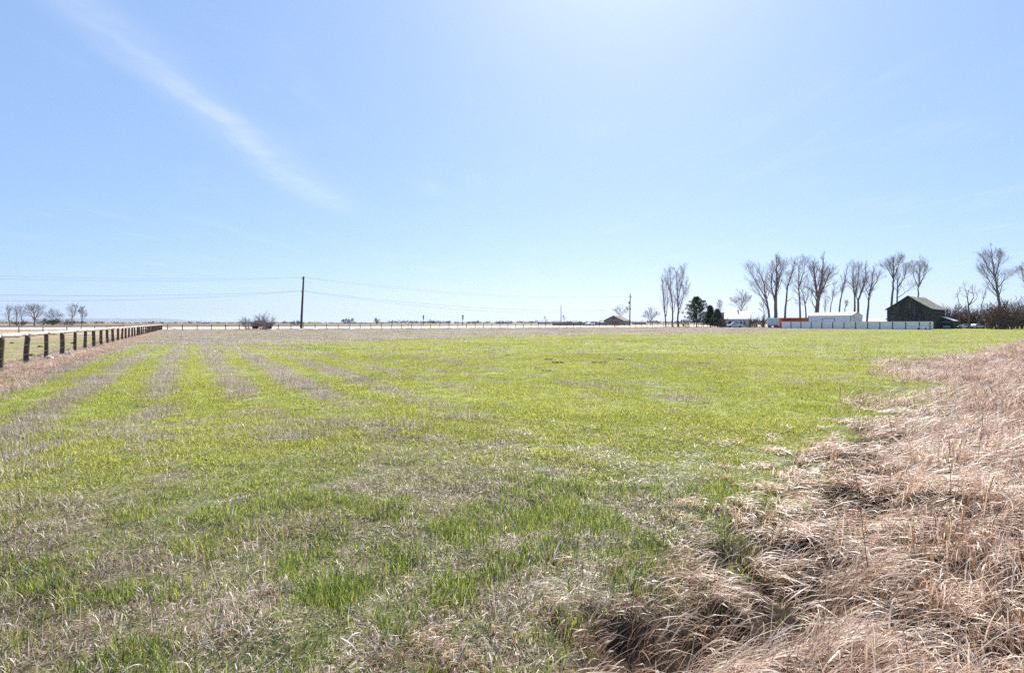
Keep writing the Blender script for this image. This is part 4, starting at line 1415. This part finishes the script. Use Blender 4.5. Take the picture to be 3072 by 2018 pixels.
bare('cottonwood_tree', 'tall bare cottonwood behind the right end of the white shed', [([(2563, 982, 0), (2565, 900), (2559, 850), (2560, 788)], 0.44, 1), ([(2565, 890, 0, 1), (2574, 840), (2577, 795)], 0.28, .9)], 214, 17, 5.0, 0.3, seed=21, **kc)
bare('cottonwood_tree', 'twisting bare cottonwood right beside the gable of the white shed', [([(2573, 982, 0), (2575, 900), (2588, 865), (2597, 830), (2596, 790)], 0.46, 1), ([(2575, 905, 0, 1), (2567, 880), (2566, 850)], 0.2, .6)], 210, 16, 5.0, 0.3, seed=22, **kc)
bare('cottonwood_tree', 'bare cottonwood leaning right in the gap between shed and barn', [([(2599, 984, 0), (2605, 920), (2608, 880), (2617, 840), (2621, 803)], 0.42, 1), ([(2607, 885, 0, 1), (2597, 865), (2592, 850)], 0.18, .6), ([(2612, 872, 0, 1), (2630, 845), (2636, 825)], 0.18, .6)], 204, 16, 4.6, 0.3, seed=23, **kc)
bare('cottonwood_tree', 'bare cottonwood behind the left eave of the barn', [([(2669, 984, 0), (2677, 880), (2681, 820), (2680, 780)], 0.5, 1), ([(2679, 835, 0, 1), (2668, 815), (2658, 800)], 0.22, .8), ([(2681, 830, 0, 1), (2695, 800), (2700, 782)], 0.24, .8)], 202, 16, 4.8, 0.5, seed=24, **kc)
bare('cottonwood_tree', 'spreading bare cottonwood behind the left slope of the barn roof', [([(2688, 984, 0), (2693, 865), (2690, 830)], 0.4, .7), ([(2693, 862, 0, 1), (2712, 835), (2722, 800)], 0.26, 1), ([(2690, 895, 0, 1), (2718, 875), (2742, 858)], 0.16, .6)], 206, 14, 4.8, 0.35, seed=25, **kc)
bare('cottonwood_tree', 'slender oval bare tree rising behind the barn ridge', [([(2753, 984, 0), (2754, 880), (2758, 830), (2761, 782)], 0.36, 1), ([(2754, 860, 0, 1), (2742, 830), (2738, 800)], 0.2, .8), ([(2756, 860, 0, 1), (2772, 830), (2774, 805)], 0.2, .8)], 212, 15, 4.2, 0.4, seed=26, up=0.55, rmin=0.0105)
bare('cottonwood_tree', 'tall lone bare cottonwood leaning left above the brown thicket', [([(3004, 986, 0), (2998, 910), (2990, 860), (2980, 800), (2974, 750)], 0.52, 1), ([(2995, 880, 0, 1), (2965, 840), (2948, 805)], 0.22, 1), ([(2986, 830, 0, 1), (2996, 790), (3000, 770)], 0.22, .9), ([(2992, 865, 0, 1), (3012, 840), (3022, 830)], 0.16, .6), ([(2985, 830, 0, 1), (2962, 800), (2950, 770)], 0.2, .9)], 172, 17, 4.8, 0.25, seed=27, **kc)
bare('cottonwood_tree', 'bare tree cut by the right edge of the picture', [([(3095, 986, 0), (3092, 900), (3088, 840), (3080, 790)], 0.46, 1), ([(3090, 870, 0, 1), (3075, 840), (3066, 815)], 0.2, .9)], 178, 16, 4.6, 0.25, seed=28, **kc)
bare('bare_tree', 'small gnarled bare tree standing out of the thicket right of the barn', [([(2906, 985, 0), (2908, 920), (2902, 890), (2892, 850)], 0.3, .7), ([(2908, 915, 0, 1), (2922, 890), (2916, 862)], 0.2, .7), ([(2909, 915, 0, 1), (2930, 895), (2935, 880)], 0.13, .4)], 174, 9, 2.4, 0.5, seed=29, kids=(3, 3), group='small trees of the thicket', rmin=0.02)
bare('bare_tree', 'thin crooked sapling at the left of the thicket', [([(2880, 985, 0), (2877, 910), (2871, 890), (2880, 872)], 0.16, 1)], 176, 7, 1.6, 0.5, seed=30, kids=(3, 2), group='small trees of the thicket', rmin=0.02)
bare('bare_tree', 'thin bent sapling between the gnarled tree and the lone cottonwood', [([(2938, 985, 0), (2944, 920), (2950, 895), (2955, 875)], 0.18, 1)], 176, 8, 1.8, 0.5, seed=31, kids=(4, 2), group='small trees of the thicket', rmin=0.02)


def shrub(name, label, px, d_, wpx, top_py, seed, n=26, kids=(6, 5), mat='shrub', group=None, rmin=0.02, up=0.25, cat='shrub', ang=(0.35, 0.8)):
    T = Tree(seed)
    x0 = gx(px, d_)
    z0 = g1(x0, d_)
    hgt = hz(top_py, d_) - z0
    half = wpx / F * d_ / 2
    for k in range(n):
        a = T.g.uniform(0, 6.283)
        f = math.sqrt(T.g.random())
        tip = Vector((math.cos(a) * half * f, math.sin(a) * half * f, hgt * (1 - .45 * f * f) * T.g.uniform(.8, 1.0)))
        bs_ = 0.22
        if 'thicket' in name:
            bs_ = 0.6
            tip.z *= (1.0 if k % 2 == 0 else T.g.uniform(.25, .7))
        base_ = Vector((math.cos(a) * half * bs_ * f, math.sin(a) * half * bs_ * f, -.1))
        L_ = (tip - base_).length
        T.grow(base_, (tip - base_).normalized(), L_ * .85, 0.035 + hgt * .006, 0, 2, up * .35, kids, ang, rmin, T.t if k < 6 else None)
    o = thing(name, label, cat, (x0, d_, z0), 0, group)
    T.t.build('trunk', M[mat], o, True)
    T.c.build('crown', M[mat], o)
    return o


shrub('bare_shrub', 'larger leafless shrub in front of the old farm wagon', 792, 149, 84, 936, 41, 26, (5, 4), mat='palebark', up=0.5, group='shrubs at the road', rmin=0.013)
shrub('bare_shrub', 'smaller leafless shrub left of the old farm wagon', 744, 150, 62, 944, 42, 18, (5, 4), mat='palebark', up=0.5, group='shrubs at the road', rmin=0.013)
shrub('bare_shrub', 'small leafless bush in front of the grey gabled house', 1846, 240, 34, 956, 43, 14, (5, 4), group='shrubs at the road')
for k, (px, d_, wpx, top, lab, n) in enumerate([(2852, 182, 60, 912, 'brown thicket shrub right against the barn', 26), (2885, 184, 70, 905, 'tall brown thicket shrub left of the gnarled tree', 28), (2925, 180, 70, 922, 'brown thicket shrub beneath the gnarled tree', 26),
                                                 (2965, 178, 64, 915, 'brown thicket shrub left of the big bush', 24), (3000, 158, 100, 896, 'big dense dark brown bush at the foot of the lone cottonwood', 44), (3042, 176, 80, 890, 'tall loose brown shrub right of the big bush', 26),
                                                 (3085, 174, 80, 912, 'brown shrub at the right edge of the picture', 22)]):
    shrub('thicket_shrub', lab, px, d_, wpx, top, 50 + k, int(n * 1.5), (7, 5), 'shrub', 'thicket right of the barn', 0.03)
shrub('thicket_shrub', 'rusty brown bush against the pinkish gable of the farmhouse', 2258, 214, 44, 948, 60, 26, (6, 5), group='bushes by the farmhouse', rmin=0.026)
shrub('thicket_shrub', 'dark brown bush between the farmhouse and the box trailer', 2283, 222, 40, 938, 61, 24, (6, 5), group='bushes by the farmhouse', rmin=0.026)
shrub('thicket_shrub', 'grey brown bush at the foot of the brick chimney', 2172, 220, 30, 950, 62, 18, (6, 5), group='bushes by the farmhouse', rmin=0.026)
shrub('thicket_shrub', 'low leafless bush at the foot of the pine', 2056, 236, 26, 962, 63, 14, (5, 4), group='bushes by the farmhouse')
# background trees near and far
kb_ = dict(kids=(5, 4), rmin=0.024, bark='palebark', twig='twig', group='bare trees beyond the road')
bare('bare_tree', 'bare tree behind the ridge of the grey gabled house', [([(1856, 975, 0), (1858, 945), (1852, 932)], 0.3, 1), ([(1857, 955, 0, 1), (1872, 938), (1884, 930)], 0.2, .8)], 330, 13, 4.2, .3, seed=71, **kb_)
bare('bare_tree', 'round bare tree between the grey house and the poplars', [([(1952, 976, 0), (1954, 955), (1950, 932)], 0.36, 1), ([(1953, 965, 0, 1), (1936, 945)], 0.2, .7), ([(1953, 962, 0, 1), (1968, 942)], 0.2, .7)], 330, 14, 4.6, .2, seed=72, **kb_)
bare('bare_tree', 'pale bare tree above the white farmhouse roof', [([(2224, 975, 0), (2226, 925), (2224, 880)], 0.4, 1), ([(2224, 935, 0, 1), (2208, 905)], 0.24, .9), ([(2225, 930, 0, 1), (2240, 900)], 0.24, .9)], 300, 15, 5.4, .25, seed=73, **kb_)
bare('bare_tree', 'thin bare tree behind the brick chimney stack', [([(2162, 978, 0), (2160, 930), (2158, 905)], 0.24, 1)], 260, 13, 3.0, .3, seed=74, **kb_)
bare('bare_tree', 'thin bare tree between farmhouse and leaning cottonwood', [([(2292, 980, 0), (2292, 930), (2290, 905)], 0.22, 1)], 240, 12, 3.0, .3, seed=75, **kb_)
bare('bare_tree', 'tiny bare tree far off right of the slim pale pole', [([(1692, 975, 0), (1692, 958), (1690, 949)], 0.2, 1)], 420, 8, 2.6, .3, seed=76, **kb_)
bare('bare_tree', 'tiny bare tree far off left of the slim pale pole', [([(1636, 975, 0), (1636, 962), (1635, 953)], 0.2, 1)], 460, 8, 2.6, .3, seed=77, **kb_)
kl = dict(kids=(5, 4), rmin=0.021, bark='palebark', twig='palebark', group='bare trees beyond the paddock', up=0.2)  # pale bark on trunks and twigs paints in the haze of distance
bare('bare_tree', 'leftmost dark crooked bare tree beyond the paddock', [([(30, 977, 0), (26, 958), (24, 938), (28, 925)], 0.4, 1)], 330, 18, 4.6, .2, seed=81, **kl)
bare('bare_tree', 'second bare tree from the left beyond the paddock, with two stems', [([(50, 976, 0), (50, 950), (48, 926)], 0.36, 1), ([(66, 976, 0), (64, 950), (60, 922)], 0.36, 1)], 350, 16, 4.6, .25, seed=82, **kl)
bare('bare_tree', 'broad dark bare tree beyond the paddock, fullest of the left cluster', [([(103, 977, 0), (104, 955), (100, 935), (98, 923)], 0.55, 1), ([(103, 962, 0, 1), (114, 940), (118, 925)], 0.3, 1), ([(103, 960, 0, 1), (92, 938), (85, 926)], 0.3, .8)], 330, 18, 5.0, .15, seed=83, **kl)
bare('bare_tree', 'wide hazy bare tree right of the broad dark one beyond the paddock', [([(160, 975, 0), (160, 950), (158, 936)], 0.4, 1), ([(160, 965, 0, 1), (145, 945)], 0.3, 1), ([(161, 965, 0, 1), (178, 946)], 0.3, 1)], 430, 16, 5.6, .15, seed=84, **kl)
bare('bare_tree', 'tall reddish bare tree beyond the paddock', [([(216, 976, 0), (217, 945), (215, 922)], 0.42, 1), ([(216, 955, 0, 1), (226, 935), (228, 924)], 0.26, .8)], 370, 17, 4.8, .2, seed=85, **kl)
bare('bare_tree', 'slim upright bare tree at the right end of the cluster beyond the paddock', [([(245, 978, 0), (246, 950), (245, 925)], 0.3, 1)], 350, 15, 3.6, .25, seed=86, kids=(5, 4), rmin=0.045, up=0.6, group='bare trees beyond the paddock')
shrub('bare_shrub', 'hazy wide scrub between the broad dark tree and the wide hazy tree', 130, 420, 70, 952, 93, 20, (5, 4), mat='palebark', group='scrub beyond the paddock', rmin=0.03)
shrub('bare_shrub', 'hazy wide scrub between the wide hazy tree and the tall reddish tree', 188, 430, 60, 950, 94, 20, (5, 4), mat='palebark', group='scrub beyond the paddock', rmin=0.03)
shrub('bare_shrub', 'low brown scrub below the two-stemmed tree beyond the paddock', 60, 340, 60, 962, 87, 20, (5, 4), group='scrub beyond the paddock', rmin=0.04)
shrub('bare_shrub', 'low brown scrub below the tall reddish tree beyond the paddock', 210, 372, 50, 960, 88, 18, (5, 4), group='scrub beyond the paddock', rmin=0.04)
bare('bare_tree', 'rounded bare tree clump far right of the tall utility pole', [([(1042, 974, 0), (1043, 966), (1040, 960)], 0.4, 1), ([(1052, 974, 0), (1052, 966), (1055, 961)], 0.4, 1), ([(1034, 974, 0), (1033, 967), (1030, 963)], 0.3, 1)], 800, 12, 5.0, .15, seed=89, kids=(5, 4), rmin=0.09, up=.2, group='bare trees far beyond the road')
bare('bare_tree', 'lone bare fan-shaped tree far off between the utility pole and the signs', [([(1130, 975, 0), (1130, 968), (1128, 960)], 0.4, 1)], 640, 14, 4.4, .15, seed=90, kids=(5, 4), rmin=0.08, up=.2, group='bare trees far beyond the road')
shrub('bare_shrub', 'hazy round thicket just left of the foot of the tall utility pole', 888, 420, 36, 960, 91, 20, (5, 4), mat='palebark', group='scrub beyond the road', rmin=0.05)


# pine and junipers: branches carrying tufts of needles
def needle_mass(name, centers, rad, per, size, mat, parent):
    n = len(centers) * per
    c_ = np.repeat(np.array(centers), per, 0)
    r_ = np.repeat(np.array(rad), per)
    v = G.normal(0, 1, (n, 3))
    v /= np.linalg.norm(v, axis=1)[:, None]
    p_ = c_ + v * (r_ * G.random(n) ** 0.5)[:, None]
    dirv = v * 0.8 + G.normal(0, .5, (n, 3)) + np.array((0, 0, .35))
    dirv /= np.linalg.norm(dirv, axis=1)[:, None]
    sd = np.cross(dirv, G.normal(0, 1, (n, 3)))
    sd /= np.linalg.norm(sd, axis=1)[:, None]
    L_ = G.uniform(.6, 1.2, n)[:, None] * size
    a_, b2, c2, d2 = p_ - sd * L_ * .18, p_ + sd * L_ * .18, p_ + dirv * L_ + sd * L_ * .08, p_ + dirv * L_ - sd * L_ * .08
    V = np.stack([a_, b2, c2, d2], 1).reshape(-1, 3)
    Fc = np.arange(n * 4).reshape(-1, 4)
    o = bpy.data.objects.new(name, grass_mesh(name, [(V, Fc, np.repeat(G.random(n), 4))], mat))
    ROOT.objects.link(o)
    o.parent = parent
    return o


def conifer(name, label, px, d_, top_py, wpx, base_frac, seed, mat, round_=0.75, n_br=70, tuft_r=0.5, per=60, size=0.32, group=None, dens=3):
    g = random.Random(seed)
    x0 = gx(px, d_)
    z0 = g1(x0, d_)
    Hh = hz(top_py, d_) - z0
    half = wpx / F * d_ / 2
    o = thing(name, label, 'tree', (x0, d_, z0), 0, group)
    mt = MB().tube([(0, 0, -.3), (.1, 0, Hh * .4), (0, .1, Hh * .75), (0, 0, Hh * .97)], [Hh * .022, Hh * .017, Hh * .01, .03], 8)
    mt.build('trunk', M['bark'], o, True)
    mb = MB()
    cs, rs = [], []
    for k in range(n_br):
        t = base_frac + (1 - base_frac) * (k + g.random()) / n_br
        u = (t - base_frac) / (1 - base_frac)
        reach = half * (math.sin(math.pi * min(1, (u * round_ + (1 - round_) * .5 + .12))) ** .8 if round_ > .6 else (1 - u) ** .75) * g.uniform(.75, 1.05)
        reach = max(reach, .3)
        a = k * 2.399 + g.uniform(-.4, .4)
        zb = Hh * t
        tip = Vector((math.cos(a) * reach, math.sin(a) * reach, zb + reach * g.uniform(.1, .4)))
        st = Vector((0, 0, zb))
        mid = st.lerp(tip, .55) - Vector((0, 0, reach * .06))
        mb.tube([st, mid, tip], [0.07 * (1.2 - u), .045 * (1.2 - u) + .01, .015], 4)
        for m_ in range(dens):
            f = 1 - m_ * .24 - g.random() * .1
            q_ = st.lerp(tip, max(.15, f)) + Vector((g.gauss(0, .25), g.gauss(0, .25), g.gauss(0, .12))) * tuft_r
            cs.append(tuple(q_))
            rs.append(tuft_r * g.uniform(.6, 1.1) * (1.05 - .35 * u))
    mb.build('branches', M['bark'], o)
    needle_mass('crown', cs, rs, per, size, M[mat], o)
    return o


conifer('pine_tree', 'round dark green pine with open branches beside the poplars', 2090, 243, 892, 84, 0.13, 5, 'needle', 0.75, 66, .66, 40, .42, dens=4)
conifer('evergreen_tree', 'dense dark evergreen right of the round pine', 2131, 232, 919, 52, 0.06, 6, 'needle', 0.5, 60, .75, 46, .4, dens=3)
conifer('evergreen_tree', 'olive grey juniper between the dark evergreen and the brick chimney', 2152, 226, 930, 52, 0.03, 7, 'juniper', 0.5, 56, .75, 40, .4, dens=3)
conifer('evergreen_tree', 'low dark evergreen beyond the paddock among the bare trees', 155, 420, 963, 50, 0.02, 8, 'needle', 0.75, 36, .9, 26, .6, dens=2)

# far-off woods that read as one low mass on the skyline
n = 1700
a_ = G.uniform(-0.83, 0.86, n)
dd = G.uniform(900, 2600, n)
dd = np.where(G.random(n) < .3, G.uniform(2200, 4200, n), dd)
hh = G.uniform(2.6, 7.2, n) * np.where(a_ < -0.2, 0.6, 1.0) * (0.6 + .9 * fbm(a_ * 9, dd * .002, 111)) * np.where(dd > 2600, 1.4, 1)
xs, ys = dd * np.sin(a_), dd * np.cos(a_)
cs, rs = [], []
V, Rr = [], []
per = 36
N = n * per
ell = G.normal(0, 1, (N, 3))
ell /= np.linalg.norm(ell, axis=1)[:, None]
ell *= (G.random(N) ** .45)[:, None]
hN = np.repeat(hh, per)
wN = np.repeat(hh * G.uniform(1.0, 3.0, n), per)
P_ = np.stack([np.repeat(xs, per) + ell[:, 0] * wN * .7, np.repeat(ys, per) + ell[:, 1] * wN * .7, hN * .52 + ell[:, 2] * hN * .5], 1)
sd = G.normal(0, 1, (N, 3)) * (hN * .09)[:, None]
s2 = G.normal(0, 1, (N, 3)) * (hN * .09)[:, None]
V = np.stack([P_ - sd, P_ - s2, P_ + sd, P_ + s2], 1).reshape(-1, 3)
grass = grass_mesh('distant_woods', [(V, np.arange(N * 4).reshape(-1, 4), np.repeat(np.repeat(G.random(n), per), 4))], M['farleaf'])
o = bpy.data.objects.new('distant_woods', grass)
ROOT.objects.link(o)
tag(o, 'far-off low line of bare woods along the horizon', 'woods', kind='stuff')

# ------------------------------------------------------------------ tall dry weed stalks in the rough grass
for k, (px, py, tx, ty, label) in enumerate([(2612, 1690, 2555, 1290, 'tallest thin dry weed stalk leaning left out of the rough grass'), (2855, 1560, 2850, 1330, 'upright thin dry weed stalk near the right edge'), (2935, 1420, 2955, 1215, 'faint dry weed stalk furthest along the right bank'),
                                              (1890, 1860, 1905, 1700, 'short dark dry stalk at the edge of the bent-over grass')]):
    d_ = H * F / (py - HOR)
    x = gx(px, d_)
    z0 = g1(x, d_)
    L_ = (py - ty) / F * d_
    dx = (tx - px) / F * d_
    o = thing('weed_stalk', label, 'weed', (x, d_, z0), 0, 'dry weed stalks')
    MB().tube([(0, 0, -.05), (dx * .3, .02, L_ * .35), (dx * .62, .0, L_ * .68), (dx, .03, L_)], [0.003, 0.0026, 0.002, 0.0012], 5).build('stem', M['stalk'], o, True)
    mb = MB()
    for m_ in range(14):
        t = R.uniform(.25, .98)
        p_ = Vector((dx * t, 0.01, L_ * t))
        e_ = Vector((R.uniform(-.07, .07), R.uniform(-.06, .06), R.uniform(.02, .1)))
        mb.tube([p_, p_ + e_ * .6, p_ + e_ + Vector((0, 0, .02))], [0.0013, 0.0011, 0.002], 4)
    mb.build('side_twigs', M['stalk'], o)

# small turned-up clods on the green
for k, (px, py, w_) in enumerate([(1525, 1067, .45), (1650, 1080, .4), (1672, 1090, .5), (1795, 1090, .7), (1640, 1115, .25), (2110, 1091, .4), (1860, 1078, .4)]):
    d_ = H * F / (py - HOR)
    x = gx(px, d_)
    mb = MB()
    for m_ in range(9):
        c_ = Vector((R.uniform(-w_, w_) * .5, R.uniform(-.06, .06), 0.0))
        r0 = R.uniform(.03, .06)
        mb.tube([c_ + Vector((0, 0, -.04)), c_ + Vector((R.uniform(-.02, .02), 0, r0 * .7)), c_ + Vector((0, 0, r0 * .9))], [r0 * 1.3, r0, r0 * .3], 6)
    o = mb.build('soil_clod', M['soil'], None, True, (x, d_, g1(x, d_) + .015))
    tag(o, 'small dark heap of turned-up soil in the green field', 'soil heap', 'soil heaps in the green field')

# ------------------------------------------------------------------ the air
HZ = 200.0
hb = MB().box((0, 0, HZ / 2 - 6), (52000, 52000, HZ))
hm_ = bpy.data.materials.new('pale_haze')
hm_.use_nodes = True
ht = hm_.node_tree
for nd in list(ht.nodes):
    if nd.type == 'BSDF_PRINCIPLED':
        ht.nodes.remove(nd)
pv = ht.nodes.new('ShaderNodeVolumePrincipled')
pv.inputs['Color'].default_value = (0.66, 0.8, 1.0, 1)
pv.inputs['Density'].default_value = 3.0e-5
pv.inputs['Anisotropy'].default_value = 0.2
ht.links.new(pv.outputs[0], ht.nodes['Material Output'].inputs['Volume'])
hz_o = hb.build('haze', hm_, None)
tag(hz_o, 'thin pale air over the whole plain', 'haze', kind='stuff')
